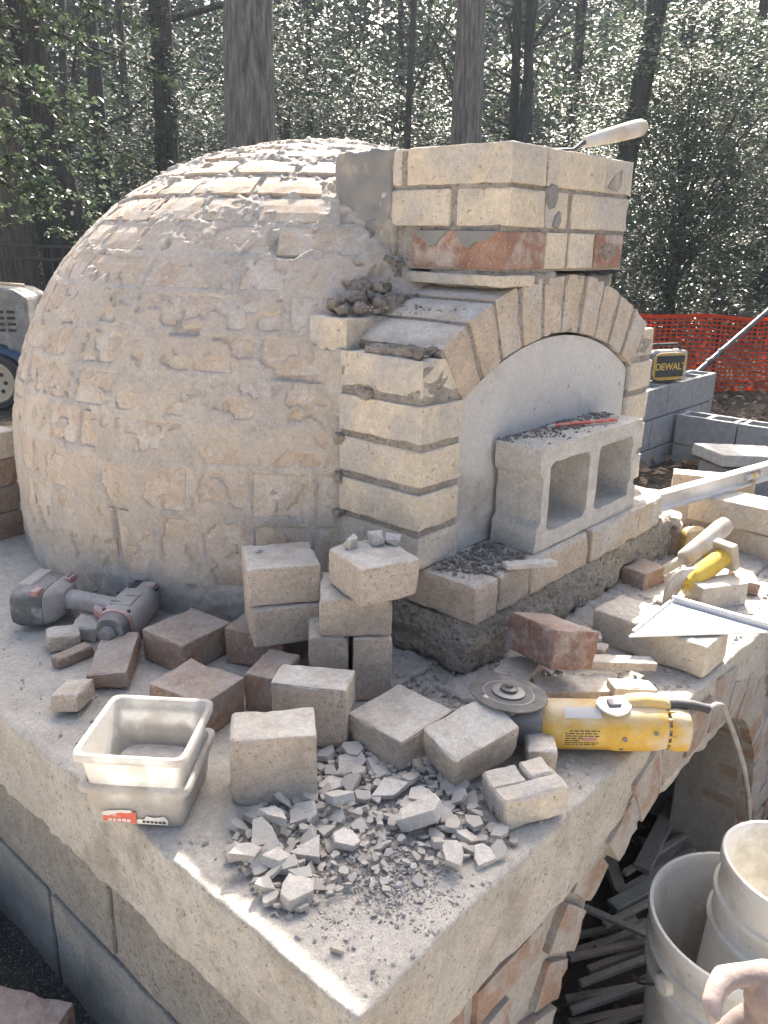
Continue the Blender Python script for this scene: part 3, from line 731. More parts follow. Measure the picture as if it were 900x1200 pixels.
lump_mass(flue, 'mortar_parging', (FX0 + .062, .34, .700), (.13, .19, .10), 'wetmortar', 46, .006, 26, .009, .008)
lump_mass(flue, 'mortar_parging', (FX0 + .04, .30, .645), (.12, .15, .06), 'mortar', 47, .014, 40, .008, .008)
lump_mass(flue, 'mortar_smear', (FX0 - .002, .415, .722), (.035, .12, .06), 'wetmortar', 48, .010, 30, .007, .012, R_(20))
# squeezed mortar over the red brick and on the front
def blob(parent, pts, th, m, seed, plane='x', at=0):
    bm = bmesh.new(); V = []
    n = len(pts)
    top = [bm.verts.new((at - th, a, b) if plane == 'x' else (a, at - th, b)) for a, b in pts]
    cx = sum(p[0] for p in pts) / n; cz = sum(p[1] for p in pts) / n
    rim = [bm.verts.new((at + .003, cx + (a - cx) * 1.12, cz + (b - cz) * 1.12) if plane == 'x' else (cx + (a - cx) * 1.12, at + .003, cz + (b - cz) * 1.12)) for a, b in pts]
    bm.faces.new(top)
    for i in range(n): bm.faces.new((top[i], rim[i], rim[(i + 1) % n], top[(i + 1) % n]))
    return link('mortar_squeeze', bm_mesh('mortar_squeeze', bm), m, parent)
blob(flue, [(.02, .729), (.06, .729), (.10, .729), (.102, .722), (.09, .708), (.075, .700), (.062, .712), (.045, .712), (.03, .722)], .0035, 'wetmortar', 1, 'x', FX0 - .0005)
blob(flue, [(.125, .729), (.19, .729), (.192, .718), (.175, .712), (.165, .702), (.15, .704), (.14, .716)], .0035, 'wetmortar', 2, 'x', FX0 - .0005)
blob(flue, [(.322, .80), (.338, .81), (.355, .808), (.36, .79), (.352, .772), (.338, .77), (.328, .782)], .004, 'wetmortar', 3, 'y', .001)
blob(flue, [(.36, .758), (.372, .765), (.378, .75), (.37, .738), (.352, .74)], .003, 'wetmortar', 4, 'y', .001)
blob(flue, [(.545, .815), (.575, .84), (.60, .85), (.60, .82), (.585, .81)], .0025, 'wetmortar', 5, 'y', .003)
blob(flue, [(.53, .70), (.56, .712), (.61, .71), (.60, .69), (.565, .682)], .0025, 'mortar', 6, 'y', .001)

# ================================================================== THINGS ON AND ROUND THE OVEN
# ---- board closing the arch
bm = bmesh.new()
pts = [(.114, .1775), (.730, .1775), (.730, acz + math.sqrt((AINT - .003) ** 2 - (.730 - ACENX) ** 2))]
for k in range(25):
    t = th0 * .98 - 2 * th0 * .98 * k / 24; pts.append((ACENX + (AINT - .003) * math.sin(t), acz + (AINT - .003) * math.cos(t)))
pts.append((.114, acz + math.sqrt((AINT - .003) ** 2 - (ACENX - .114) ** 2)))
lo = [bm.verts.new((x, .010, z)) for x, z in pts]; hi = [bm.verts.new((x, .035, z)) for x, z in pts]
bm.faces.new(lo); bm.faces.new(hi[::-1])
for i in range(len(pts)): bm.faces.new((lo[i], hi[i], hi[(i + 1) % len(pts)], lo[(i + 1) % len(pts)]))
tag(link('arch_board', bm_mesh('arch_board', bm), 'board'), 'smooth white board closing the oven arch behind the concrete block', 'board')

# ---- hollow concrete block on the sill
def cinder(name, label, loc, rot=(0, 0, 0), m='cmu', W=.396, H=.193, D=.0965, group=None, seed=0):
    xs = [0, .034, .036 + .145, .036 + .145 + .034, W - .034, W]; zs = [0, .032, .046, .056, .137, .147, .163, H]
    hole = lambda i, j: i in (1, 3) and 1 <= j <= 5
    bm = bmesh.new(); vv = {}
    def v(i, j, s):
        k = (i, j, s)
        if k not in vv:
            x = xs[i]
            if i == 0 and j in (3, 4): x = .012
            if i == 5 and j in (3, 4): x = W - .012
            vv[k] = bm.verts.new((x - W / 2, -D / 2 if s == 0 else D / 2, zs[j]))
        return vv[k]
    ni, nj = 5, 7
    for i in range(ni):
        for j in range(nj):
            if hole(i, j): continue
            bm.faces.new((v(i, j, 0), v(i + 1, j, 0), v(i + 1, j + 1, 0), v(i, j + 1, 0)))
            bm.faces.new((v(i, j, 1), v(i, j + 1, 1), v(i + 1, j + 1, 1), v(i + 1, j, 1)))
            for (di, dj, a, b) in ((-1, 0, (i, j), (i, j + 1)), (1, 0, (i + 1, j), (i + 1, j + 1)), (0, -1, (i, j), (i + 1, j)), (0, 1, (i, j + 1), (i + 1, j + 1))):
                I, J = i + di, j + dj
                if I < 0 or J < 0 or I >= ni or J >= nj or hole(I, J):
                    bm.faces.new((v(*a, 0), v(*b, 0), v(*b, 1), v(*a, 1)))
    bmesh.ops.recalc_face_normals(bm, faces=bm.faces[:])
    ce = [e for e in bm.edges if abs(e.verts[0].co.y - e.verts[1].co.y) > D * .9 and any(abs(e.verts[0].co.x + W / 2 - xs[i]) < 1e-5 for i in (1, 2, 3, 4)) and any(abs(e.verts[0].co.z - zs[j]) < 1e-5 for j in (1, 6))]
    bmesh.ops.bevel(bm, geom=ce, offset=.018, segments=3, profile=.5, affect='EDGES')
    bmesh.ops.subdivide_edges(bm, edges=[e for e in bm.edges if e.calc_length() > .03], cuts=3, use_grid_fill=True)
    bmesh.ops.triangulate(bm, faces=[f for f in bm.faces if len(f.verts) > 4])
    sharp = {x for e in bm.edges if len(e.link_faces) == 2 and e.calc_face_angle(0) > .9 for x in e.verts}
    for q in bm.verts:
        k = .0012
        q.co += Vector((nv(q.co, 60, seed), nv(q.co, 60, seed + 1), nv(q.co, 60, seed + 2))) * k * (2.2 if q in sharp else 1)
    o = link(name, bm_mesh(name, bm), m); o.location = loc; o.rotation_euler = rot
    return tag(o, label, 'concrete block', group)
cinder('concrete_block', 'hollow two-core concrete block standing on the oven sill before the white board', (.4123, -.0493, .1765))
# crumbs on it, on the sill and the pier
def crumbs(name, label, box, n, smin, smax, m, seed, dens=None):
    rr = random.Random(seed); pts = []; ss = []
    x0, x1, y0, y1, z = box
    while len(pts) < n:
        x, y = rr.uniform(x0, x1), rr.uniform(y0, y1)
        if dens and rr.random() > dens(x, y): continue
        s = smin + (smax - smin) * rr.random() ** 3
        pts.append((x, y, z + s * .3)); ss.append(s)
    o = scatter(name, m, pts, ss, seed); tag(o, label, 'crumbs', kind='stuff'); return o
crumbs('mortar_crumbs', 'dark mortar crumbs strewn along the top of the concrete block', (.225, .605, -.085, .005, .369), 900, .0015, .008, 'darkcrumb', 1,
       lambda x, y: 1 if y > -.045 + .03 * nv((x, y, 0), 14) else .12)
crumbs('mortar_crumbs', 'grey mortar crumbs on the sill left of the concrete block', (.03, .205, -.095, .0, .1755), 900, .0015, .009, 'darkcrumb', 2, lambda x, y: 1 if (x - .03) > (-.02 - y) * .7 else .25)
crumbs('mortar_crumbs', 'mortar crumbs on top of the left pier', (.005, .085, .01, .16, .535), 260, .002, .007, 'darkcrumb', 3)
crumbs('mortar_crumbs', 'mortar crumbs on the ledge above the first arch bricks', (.0, .2, .03, .2, .60), 150, .002, .007, 'mortar', 4)
def arch_top(x): return acz + math.sqrt((AINT + .114) ** 2 - (x - ACENX) ** 2)

# ---- pencil
v, f = tube([(-.075, 0, 0), (.080, 0, 0)], .0042, 6)
pen = empty('carpenter_pencil', (.452, -.048, .376), math.atan2(-.064, .16), 'flat red carpenter pencil lying on top of the concrete block', 'pencil')
link('barrel', mesh_of('barrel', v, f), 'pencil', pen)
v, f = tube([(-.075, 0, 0), (-.092, 0, -.001)], [.0042, .0014], 6); link('point', mesh_of('point', v, f), 'woodgrey', pen)

# ---- loose bricks
def eul(rx, ry, rz): return Matrix.Rotation(rz, 3, 'Z') @ Matrix.Rotation(ry, 3, 'Y') @ Matrix.Rotation(rx, 3, 'X')
LB = [0]
def loose(name, label, x, y, z, yaw, dims, m='dustbrick', rx=0, ry=0, cat='brick', group='loose bricks on the slab', chip=3.0, r=.0026):
    LB[0] += 1
    Mx = eul(R_(rx), R_(ry), R_(yaw))
    lowest = min((Mx @ Vector((sx * dims[0] / 2, sy * dims[1] / 2, sz * dims[2]))).z for sx in (-1, 1) for sy in (-1, 1) for sz in (0, 1))
    c = Vector((x, y, z - lowest + .001)) + Mx @ Vector((0, 0, dims[2] / 2))
    o = link(name, rough_box(name, dims, .0105, r, chip, .0011, 200 + LB[0], lump=.0008, lscale=30), m)
    o.location = c; o.rotation_euler = (R_(rx), R_(ry), R_(yaw)); return tag(o, label, cat, group)
loose('brick', 'pale cut brick standing nearest the camera with a sunlit patch on its top corner', -.396, -.084, 0, -40.5, (.112, .070, .102))
loose('brick', 'pale cut brick on edge directly behind the front standing brick', -.274, -.033, 0, -58.5, (.113, .060, .102))
loose('brick', 'flat pale half brick with dark mortar spots beside the rubble', -.199, -.138, 0, -1.2, (.115, .108, .054))
loose('brick', 'pale half brick with two mortar lumps on its top, highest on the right stack', -.118, -.006, .184, -18.9, (.103, .112, .062))
loose('brick', 'half brick under the topmost brick of the right stack', -.120, .030, .116, -45.5, (.114, .114, .064))
loose('brick', 'brick on end at the right foot of the right stack', -.104, .012, 0, -42, (.062, .114, .114))
loose('brick', 'brick on end at the left foot of the right stack', -.150, .064, 0, -42.9, (.062, .114, .114))
loose('brick', 'rough-faced half brick on top of the left stack', -.157, .171, .138, -34.3, (.121, .113, .066))
loose('brick', 'smooth half brick in the middle of the left stack', -.161, .162, .070, -31.5, (.117, .114, .066))
loose('brick', 'brown half brick at the bottom of the left stack', -.153, .207, 0, 19.8, (.112, .117, .068), 'darkbrick')
loose('brick', 'brown brick piece behind the pale standing bricks', -.248, .088, 0, 22.4, (.088, .058, .066), 'darkbrick')
loose('brick', 'dusty brown half brick beside the cordless drill body', -.254, .312, 0, 6, (.114, .104, .058), 'darkbrick')
loose('brick', 'dusty grey half brick right behind the plastic tubs', -.358, .139, 0, 11.2, (.094, .112, .062), 'darkbrick')
loose('brick', 'narrow dusty brick leaning below the drill nose', -.372, .352, 0, -42.8, (.066, .13, .03), 'darkbrick', 5, -4.6)
loose('brick', 'white-topped cut brick tilted on the rubble beside the grinder disc', -.176, -.250, .004, -16.8, (.112, .075, .056), 'dustbrick', 11, -11)
loose('brick', 'dusty red brick tilted across a brick chip before the sill', .087, -.214, .036, -25, (.086, .130, .064), 'redbrick', -10.3, 12.3)
loose('brick', 'whole buff brick under the speed square at the slab edge', .353, -.289, 0, -.6, (.100, .216, .063), 'buff')
loose('brick', 'small grey brick piece against the rough bed below the sill', .622, -.135, 0, -9.5, (.080, .060, .045), 'darkbrick')
loose('brick', 'buff brick piece in front of the yellow brush', .640, -.288, 0, -31, (.112, .055, .050), 'buff', 0, 0, chip=1.4)
loose('brick', 'upper buff brick of the two at the right edge', 1.005, -.205, .066, 1.6, (.110, .229, .064), 'buff')
loose('brick', 'lower buff brick of the two at the right edge', 1.015, -.262, 0, -14, (.114, .229, .064), 'buff')
loose('brick', 'reddish brick standing behind the two buff bricks at the right', 1.125, -.08, 0, 24, (.060, .20, .142), 'firebrick')
loose('brick', 'brick piece on the slab beside the right end of the sill', .87, -.07, 0, 20, (.10, .08, .064), 'darkbrick')
loose('brick', 'thin brick slip tipped on the brick beside the right end of the sill', .865, -.075, .066, 20, (.09, .06, .022), 'buff', 8, 6)
loose('brick', 'buff brick chip under the tilted red brick', .066, -.172, 0, 12, (.075, .06, .036), 'buff', chip=1.6)
loose('brick', 'long flat brick slip between red brick and grinder', .10, -.268, 0, -38, (.15, .055, .022), 'dustbrick', 0, 4, chip=1.4)
loose('brick', 'thin brick sliver lying in front of the buff brick', .195, -.285, .020, -40, (.135, .030, .016), 'dustbrick', 0, 5, chip=1.5)
loose('brick', 'small grey brick offcut standing by the grinder head', -.100, -.318, 0, -51.4, (.042, .070, .040), 'dustbrick', -1.9, -3)
for k, (x, y, yw, d) in enumerate([(.245, -.19, 10, (.040, .035, .030)), (.275, -.20, 30, (.035, .03, .03)), (.215, -.205, -20, (.045, .03, .028)), (.255, -.225, 12, (.030, .026, .022))]):
    loose('brick', ['cube-like brick bit behind the thin sliver, largest of four', 'cube-like brick bit nearest the buff brick', 'cube-like brick bit nearest the red brick', 'smallest cube-like brick bit before the buff brick'][k], x, y, 0, yw, d, 'dustbrick', chip=1.6, group='brick bits by the buff brick')
loose('brick', 'reddish wedge of brick right of the yellow brush', .765, -.30, 0, -61, (.05, .085, .026), 'darkbrick', 0, 8, chip=1.5)
loose('brick', 'lit brick chip lying past the grinder tail', .150, -.335, .006, -40, (.075, .035, .022), 'buff', 0, 6, chip=1.8)
# fragments at the left by the drill
for k, (x, y, z, yw, d, lb, m) in enumerate([
        (-.338, .508, 0, 40, (.055, .05, .028), 'buff brick piece under the drill grip', 'buff'),
        (-.392, .500, 0, -20, (.055, .045, .03), 'broken grey brick corner in front of the drill battery', 'dustbrick'),
        (-.405, .440, 0, 5, (.07, .028, .02), 'narrow brick splinter below the drill grip', 'darkbrick'),
        (-.478, .300, 0, 35, (.06, .045, .03), 'white brick wedge left of the plastic tubs', 'dustbrick')]):
    loose('brick', lb, x, y, z, yw, d, m, 6 - 4 * k, 5 * (k % 2), chip=2.4, r=.0035)
# brick with saw kerfs
bm = bmesh.new()
for c, d in (((0, -.020, .024), (.092, .030, .046)), ((-.022, .016, .022), (.048, .038, .042)), ((.024, .014, .024), (.036, .034, .044)), ((.002, .0, .010), (.088, .056, .018)), ((.047, .012, .020), (.012, .022, .026))):
    box_bm(bm, Vector(c), d)
bevel_all(bm, .003, 1)
bmesh.ops.subdivide_edges(bm, edges=[e for e in bm.edges if e.calc_length() > .02], cuts=2, use_grid_fill=True)
for q in bm.verts: q.co += Vector((nv(q.co, 50, 1), nv(q.co, 50, 2), nv(q.co, 50, 3))) * .003
o = link('brick', bm_mesh('brick', bm), 'buff'); o.location = (-.197, -.355, .004); o.rotation_euler = (R_(2), R_(-5), R_(-30))
tag(o, 'buff brick offcut with two saw kerfs near the slab edge', 'brick', 'loose bricks on the slab')
# stack at the far left
for k in range(4):
    loose('brick', ['brown brick lowest in the stack left of the dome', 'brown brick second from below in the stack left of the dome', 'brown brick third from below in the stack left of the dome', 'sunlit pale brick on top of the stack left of the dome'][k],
          -.225 + .006 * (k % 2), 1.235, .0655 * k, 3 + 4 * (k % 2), (.114, .229, .064), 'darkbrick' if k < 3 else 'buff', group='stacked bricks left of the dome')
# lumps on the right stack
for k, (x, y, s) in enumerate([(-.128, .030, .020), (-.085, .018, .022), (-.07, -.004, .018)]):
    me = chunk((s * 1.5, s * 1.1, s), 300 + k, npts=18); o = link('mortar_lump', me, 'chip'); o.location = (x, y, .252 + s * .22); o.rotation_euler.z = k
    tag(o, ['crumbly mortar lump at the back left of the top brick', 'largest mortar lump on the back edge of the top brick', 'pale mortar lump at the right corner of the top brick'][k], 'mortar lump', 'mortar lumps on the right stack')
o = link('mortar_lump', chunk((.012, .010, .008), 310), 'chip'); o.location = (-.175, .205, .208); tag(o, 'tiny mortar lump on top of the left stack', 'mortar lump')
o = link('mortar_sliver', rough_box('mortar_sliver', (.10, .022, .010), .01, .003, 1.6, .001, 77), 'chip'); o.location = (.155, -.125, .182); o.rotation_euler = (0, R_(3), R_(-28))
tag(o, 'flat mortar sliver bridging the sill edge by the concrete block', 'mortar chip')

# ---- rubble: chips one can pick out, then uncountable crumbs
POLY = [(-.307, -.081), (-.229, -.101), (-.201, -.193), (-.242, -.313), (-.259, -.385), (-.30, -.385), (-.37, -.345), (-.427, -.331), (-.457, -.29), (-.536, -.268), (-.537, -.215), (-.517, -.135), (-.464, -.101), (-.388, -.107)]
def inside_poly(x, y, P=POLY):
    c = False; n = len(P)
    for i in range(n):
        (x1, y1), (x2, y2) = P[i], P[i - 1]
        if (y1 > y) != (y2 > y) and x < (x2 - x1) * (y - y1) / (y2 - y1) + x1: c = not c
    return c
hero = [(-.29, -.128, .052, .036, .014, 10, -6), (-.508, -.250, .050, .042, .020, 4, 3), (-.325, -.279, .062, .045, .020, 10, 20), (-.405, -.158, .040, .050, .012, 24, 10), (-.461, -.212, .050, .042, .012, 8, -4),
        (-.372, -.181, .028, .048, .014, -20, 14), (-.272, -.166, .052, .036, .010, 16, -10), (-.307, -.212, .055, .034, .010, -8, 6), (-.346, -.352, .045, .026, .010, 6, 10), (-.314, -.372, .03, .034, .012, 8, 4),
        (-.494, -.198, .036, .034, .014, 0, 12), (-.451, -.145, .045, .03, .014, 12, 0), (-.345, -.145, .040, .028, .014, -14, 4), (-.285, -.25, .042, .03, .010, 5, -14), (-.519, -.171, .036, .024, .014, 8, 8), (-.30, -.335, .028, .034, .010, 14, 2),
        (-.414, -.235, .036, .026, .012, 0, -8), (-.529, -.338, .016, .024, .007, 0, 0), (-.410, -.112, .06, .012, .024, 40, 8)]
hl = {0: 'broad flat mortar slab at the back of the rubble heap', 1: 'thick rounded mortar block at the front left of the rubble', 2: 'layered grooved mortar lump in the right of the rubble', 3: 'upright leaning mortar plate in the left of the rubble', 17: 'lone yellowish chip on the bare slab near the corner', 18: 'tilted dark-edged mortar flake against the front standing brick'}
for k, (x, y, a, b, c, tx, ty) in enumerate(hero):
    me = shard((a * 1.2, b * 1.2, c * .95), 400 + k); o = link('mortar_chip', me, 'buff' if k == 17 else 'chip'); o.location = (x, y, c * .5 + .008 * (k % 3) * (k not in (1, 17))); o.rotation_euler = (R_(tx), R_(ty), k * 1.3)
    tag(o, hl.get(k, 'pale angular mortar chip lying in the rubble heap'), 'mortar chip', 'mortar chips in the rubble heap')
rr = random.Random(5); placed = [(h[0], h[1], max(h[2], h[3]) * .4) for h in hero]; n = 0; tries = 0
protos = [shard((1, .66 + .3 * (k % 3) / 2, .15 + .14 * (k % 3) / 2), 500 + k) for k in range(24)]
for me in protos: me.materials.append(MAT['chip'])
while n < 270 and tries < 40000:
    tries += 1; x, y = rr.uniform(-.55, -.19), rr.uniform(-.40, -.08)
    if not inside_poly(x, y): continue
    s = .012 + .030 * rr.random() ** 1.8
    core_d = math.hypot(x + .41, y + .29)
    if core_d < .07 and s > .014: continue
    if any(math.hypot(x - a, y - b) < (s * .40 + c) * .60 for a, b, c in placed): continue
    placed.append((x, y, s * .5)); n += 1
    o = link('mortar_chip', protos[n % 24]); o.scale = (s * 1.2, s * 1.2, s * 1.2); o.location = (x, y, s * .22 + rr.random() * .008); o.rotation_euler = (rr.gauss(0, .28), rr.gauss(0, .28), rr.uniform(0, 6.3))
    tag(o, 'pale angular mortar chip lying in the rubble heap', 'mortar chip', 'mortar chips in the rubble heap')
def slab_crumbs():
    rr = random.Random(9); pts = []; ss = []
    def add(n, x0, x1, y0, y1, dens, smin, smax):
        c = 0; t = 0
        while c < n and t < n * 40:
            t += 1; x, y = rr.uniform(x0, x1), rr.uniform(y0, y1)
            if rr.random() > dens(x, y): continue
            s = smin + (smax - smin) * rr.random() ** 4; pts.append((x, y, s * .25)); ss.append(s); c += 1
    add(3600, -.55, -.19, -.40, -.08, lambda x, y: 1 if inside_poly(x, y) else .06, .0015, .010)
    add(900, -.47, -.35, -.37, -.24, lambda x, y: math.exp(-((x + .41) ** 2 + (y + .30) ** 2) / .003), .002, .008)
    add(700, -.53, -.36, -.40, -.28, lambda x, y: .8 * max(0, nv((x, y, 0), 22)) + .03, .001, .005)
    add(500, -.56, -.25, .2, .9, lambda x, y: .25 + max(0, nv((x, y, 0), 12)), .0015, .007)
    add(1500, -.12, .55, -.39, -.10, lambda x, y: .35 + max(0, nv((x, y, 0), 10)), .0015, .010)
    add(1400, .45, 1.15, -.38, .05, lambda x, y: .45 + max(0, nv((x, y, 0), 10)), .0015, .012)
    add(1600, -.13, .06, -.22, .14, lambda x, y: .6, .002, .013)
    add(900, -.30, -.16, .34, .62, lambda x, y: .6, .002, .010)
    add(900, .03, .75, -.20, -.10, lambda x, y: .6, .002, .012)
    add(600, -.55, -.1, -.39, .3, lambda x, y: .4, .0008, .003)
    o = scatter('slab_crumbs', 'crumb', pts, ss, 12); tag(o, 'fine grey crumbs and grit scattered over the slab', 'crumbs', kind='stuff')
slab_crumbs()
# coarse dirt lying at the foot of the dome and the bed
for k, (c, d) in enumerate([((-.03, .08, .000), (.14, .22, .014)), ((.02, -.13, .000), (.12, .10, .012)), ((-.225, .47, .002), (.10, .26, .016)), ((.38, -.15, .0), (.5, .10, .012)), ((.80, -.17, .0), (.5, .26, .016))]):
    o = link('grit_pile', rough_box('grit_pile', d, .008, .006, 1, .002, 80 + k, lump=.006, lscale=60), 'crumb', smooth=True); o.location = c; o['kind'] = 'stuff'
    tag(o, ['loose grit heaped between right brick stack and rough bed', 'loose grit at the corner of the rough bed', 'dark grit heaped along the foot of the dome by the drill', 'loose grit along the front of the rough bed', 'sunlit sandy grit round the brush and buff bricks'][k], 'grit')

# ---- lofted shapes
def loft(secs, seg=24, cap=True):
    """secs: (centre, half-axis A, half-axis B, exponent)"""
    V = []; F = []
    for c, A, B, e in secs:
        for k in range(seg):
            t = 2 * math.pi * k / seg; ca, sa = math.cos(t), math.sin(t)
            V.append(Vector(c) + Vector(A) * math.copysign(abs(ca) ** (2 / e), ca) + Vector(B) * math.copysign(abs(sa) ** (2 / e), sa))
    for i in range(len(secs) - 1):
        for k in range(seg): F.append((i * seg + k, i * seg + (k + 1) % seg, (i + 1) * seg + (k + 1) % seg, (i + 1) * seg + k))
    if cap: F.append(tuple(range(seg - 1, -1, -1))); F.append(tuple((len(secs) - 1) * seg + k for k in range(seg)))
    return V, F
def mesh_part(name, vf, m, parent, smooth=True, auto=40):
    bm = bmesh.new(); vs = [bm.verts.new(tuple(v)) for v in vf[0]]
    for q in vf[1]:
        try: bm.faces.new([vs[i] for i in q])
        except ValueError: pass
    me = bm_mesh(name, bm); o = link(name, me, m, parent, smooth)
    if smooth: me.set_sharp_from_angle(angle=R_(auto))
    return o
def box_part(name, c, d, m, parent, bev=.002, rot=None, seg=2):
    bm = bmesh.new(); box_bm(bm, Vector(c), d, rot)
    if bev: bevel_all(bm, bev, seg)
    return link(name, bm_mesh(name, bm), m, parent)

# ---- two nested plastic tubs
def tub(label, loc, rz, zb, h, wb, wt, inner_fill, tilt=(0, 0)):
    t = empty('plastic_tub', (loc[0], loc[1], zb), 0, label, 'tub', 'nested plastic tubs', rot=(tilt[0], tilt[1], rz))
    S = lambda z, w_, e=13: ((0, 0, z), (w_ / 2, 0, 0), (0, w_ / 2, 0), e)
    th = .0022
    w_at = lambda z: wb + (wt - wb) * z / h
    secs = [S(0, wb * .9), S(.0015, wb * .97), S(.006, wb)] + [S(h * k / 8, w_at(h * k / 8)) for k in range(1, 9)]
    secs += [S(h, wt - th * 2)] + [S(h * k / 8, w_at(h * k / 8) - th * 2) for k in range(7, 0, -1)] + [S(.008, wb - th * 2), S(.004, wb * .9)]
    mesh_part('wall', loft(secs, 64), 'tub', t)
    rs = [S(h - .011, wt + .002), S(h - .009, wt + .010), S(h - .002, wt + .011), S(h + .001, wt + .008), S(h + .001, wt - .001), S(h - .003, wt - .002)]
    mesh_part('rim', loft(rs, 64, False), 'tub', t)
    if inner_fill:
        mesh_part('mortar_residue', loft([S(.0085, wb - .012, 5), S(.016, wb - .016, 4), S(.017, wb - .06, 3)], 40), 'crumb', t)
    return t
t1 = tub('lower milky plastic tub with a torn red label', (-.518, .020), R_(-52), .0015, .063, .119, .131, False)
t2 = tub('upper milky plastic tub with dried mortar inside', (-.520, .020), R_(-52), .034, .076, .111, .133, True)
# torn label on the side that faces the camera (local -y)
def flat_label(name, parent, poly, y, m):
    bm = bmesh.new(); f = [bm.verts.new((x, y + (z - .03) * -.085, z)) for x, z in poly]; bm.faces.new(f)
    r_ = bmesh.ops.extrude_face_region(bm, geom=bm.faces[:]); bmesh.ops.translate(bm, verts=[g for g in r_['geom'] if isinstance(g, bmesh.types.BMVert)], vec=(0, -.0005, 0))
    return link(name, bm_mesh(name, bm), m, parent)
lab = flat_label('label', t1, [(-.043, .008), (.000, .006), (.0005, .024), (-.012, .0215), (-.02, .0225), (-.028, .019), (-.036, .0165), (-.042, .017)], -.0637, 'redlabel')
flat_label('label', t1, [(.001, .006), (.040, .006), (.041, .013), (.036, .020), (.024, .0165), (.014, .019), (.010, .0135), (.001, .0130)], -.0638, 'paper')
flat_label('torn_edge', t1, [(-.043, .0168), (-.036, .0166), (-.028, .0192), (-.02, .0226), (-.012, .0216), (-.004, .0232), (-.006, .027), (-.02, .0262), (-.036, .0245), (-.0435, .022)], -.0637, 'paper')
for k in range(6): flat_label('print', t1, [(.008 + k * .0052, .0085), (.0115 + k * .0052, .0085), (.0115 + k * .0052, .0115), (.008 + k * .0052, .0115)], -.0646, 'ink')
for k in range(5): flat_label('print', t1, [(-.036 + k * .006, .009), (-.0315 + k * .006, .009), (-.0315 + k * .006, .0125 + .001 * (k % 2)), (-.036 + k * .006, .0125)], -.0645, 'paper')

# ---- cordless drill on its side
dr = empty('cordless_drill', (-.285, .452, .046), R_(35), 'dusty grey and red cordless drill lying on its side by the dome', 'drill')
X, Y, Z = Vector((1, 0, 0)), Vector((0, 1, 0)), Vector((0, 0, 1))
sec = lambda c, a, b, e=2.6, A=Y, B=Z: (c, A * a, B * b, e)
def axs(xs): return [sec((x, dy, 0), a, b, e) for x, a, b, e, dy in xs]
body = mesh_part('body', loft(axs([(.088, .014, .018, 2.4, 0), (.086, .024, .026, 2.8, 0), (.076, .032, .033, 3, 0), (.03, .034, .034, 3, 0), (-.03, .034, .034, 3, 0), (-.052, .031, .032, 2.6, 0), (-.056, .027, .029, 2.4, 0)]), 32), 'drillgrey', dr)
mesh_part('gearbox', loft(axs([(-.054, .030, .031, 2.2, 0), (-.070, .029, .030, 2.1, 0), (-.080, .026, .027, 2, 0), (-.083, .020, .021, 2, 0)]), 28), 'drilldark', dr)
mesh_part('chuck', loft(axs([(-.080, .016, .016, 2, 0), (-.090, .016, .016, 2, 0), (-.096, .009, .009, 2, 0)]), 20), 'darksteel', dr)
gp = []
for k in range(15):
    t = k / 14; rib = .0012 * (k % 2) if 3 < k < 12 else 0
    gp.append(((.018 + .030 * t, .022 + .122 * t, 0), X * (.020 + .003 * math.cos(t * 6) + rib), Z * (.0175 + rib), 2.6))
mesh_part('grip', loft(gp, 24), 'drillgrey', dr)
mesh_part('trigger', loft([((-.006, .034, 0), X * .009, Z * .010, 2.5), ((-.004, .050, 0), X * .013, Z * .010, 2.5), ((.006, .066, 0), X * .010, Z * .010, 2.5), ((.012, .070, 0), X * .004, Z * .008, 2.5)], 16), 'drillred', dr)
foot = mesh_part('foot', loft([((.046, .136, 0), X * .030, Z * .024, 3.2), ((.044, .150, 0), X * .050, Z * .034, 3.6), ((.042, .160, 0), X * .056, Z * .036, 4)], 32), 'drillgrey', dr)
bat = mesh_part('battery', loft([((.042, .1615, 0), X * .056, Z * .036, 4), ((.040, .172, 0), X * .060, Z * .038, 4.5), ((.036, .205, 0), X * .060, Z * .038, 4.5), ((.034, .218, 0), X * .056, Z * .035, 4), ((.034, .222, 0), X * .046, Z * .028, 3.5)], 40), 'drilldark', dr)
box_part('battery_cap', (.050, .204, .030), (.080, .030, .022), 'drillgrey', bat, .005)
box_part('stripe', (-.004, .172, .034), (.026, .016, .012), 'drillred', bat, .004)
box_part('button_plate', (.074, .146, .030), (.030, .014, .014), 'drillred', foot, .004)
for k in range(3):
    v, f = tube([(.066 + k * .008, .146, .034), (.066 + k * .008, .146, .0385)], .0024, 10); mesh_part('button', (v, f), 'black', foot)
for k in range(5): box_part('vent', (.074 - .010 * k * .75, .008, .0335), (.0026, .016, .004), 'black', body, 0)
for k in range(2): box_part('vent', (.062, -.024 - .006 * k * 0 - k * .008, .0255), (.012, .003, .006), 'black', body, 0)
box_part('slot', (.005, -.008, .034), (.003, .022, .003), 'black', body, 0); box_part('slot', (-.022, .012, .034), (.003, .016, .003), 'black', body, 0)
box_part('side_panel', (-.006, 0, .0335), (.052, .040, .003), 'drillgrey', body, .0014)
mesh_part('collar', loft(axs([(-.049, .0325, .0335, 2.6, 0), (-.057, .0315, .0325, 2.3, 0)]), 28), 'drillred', dr)
for x, y in ((.070, .024), (.030, .030), (-.044, .024), (-.044, -.022), (.072, -.022), (.030, .075)):
    v, f = tube([(x, y, .026), (x, y, .0300 if abs(y) > .02 else .034)], .0032, 10); mesh_part('screw', (v, f), 'black', dr)
box_part('rear_patch', (.070, -.016, .026), (.024, .022, .014), 'drillred', body, .004)

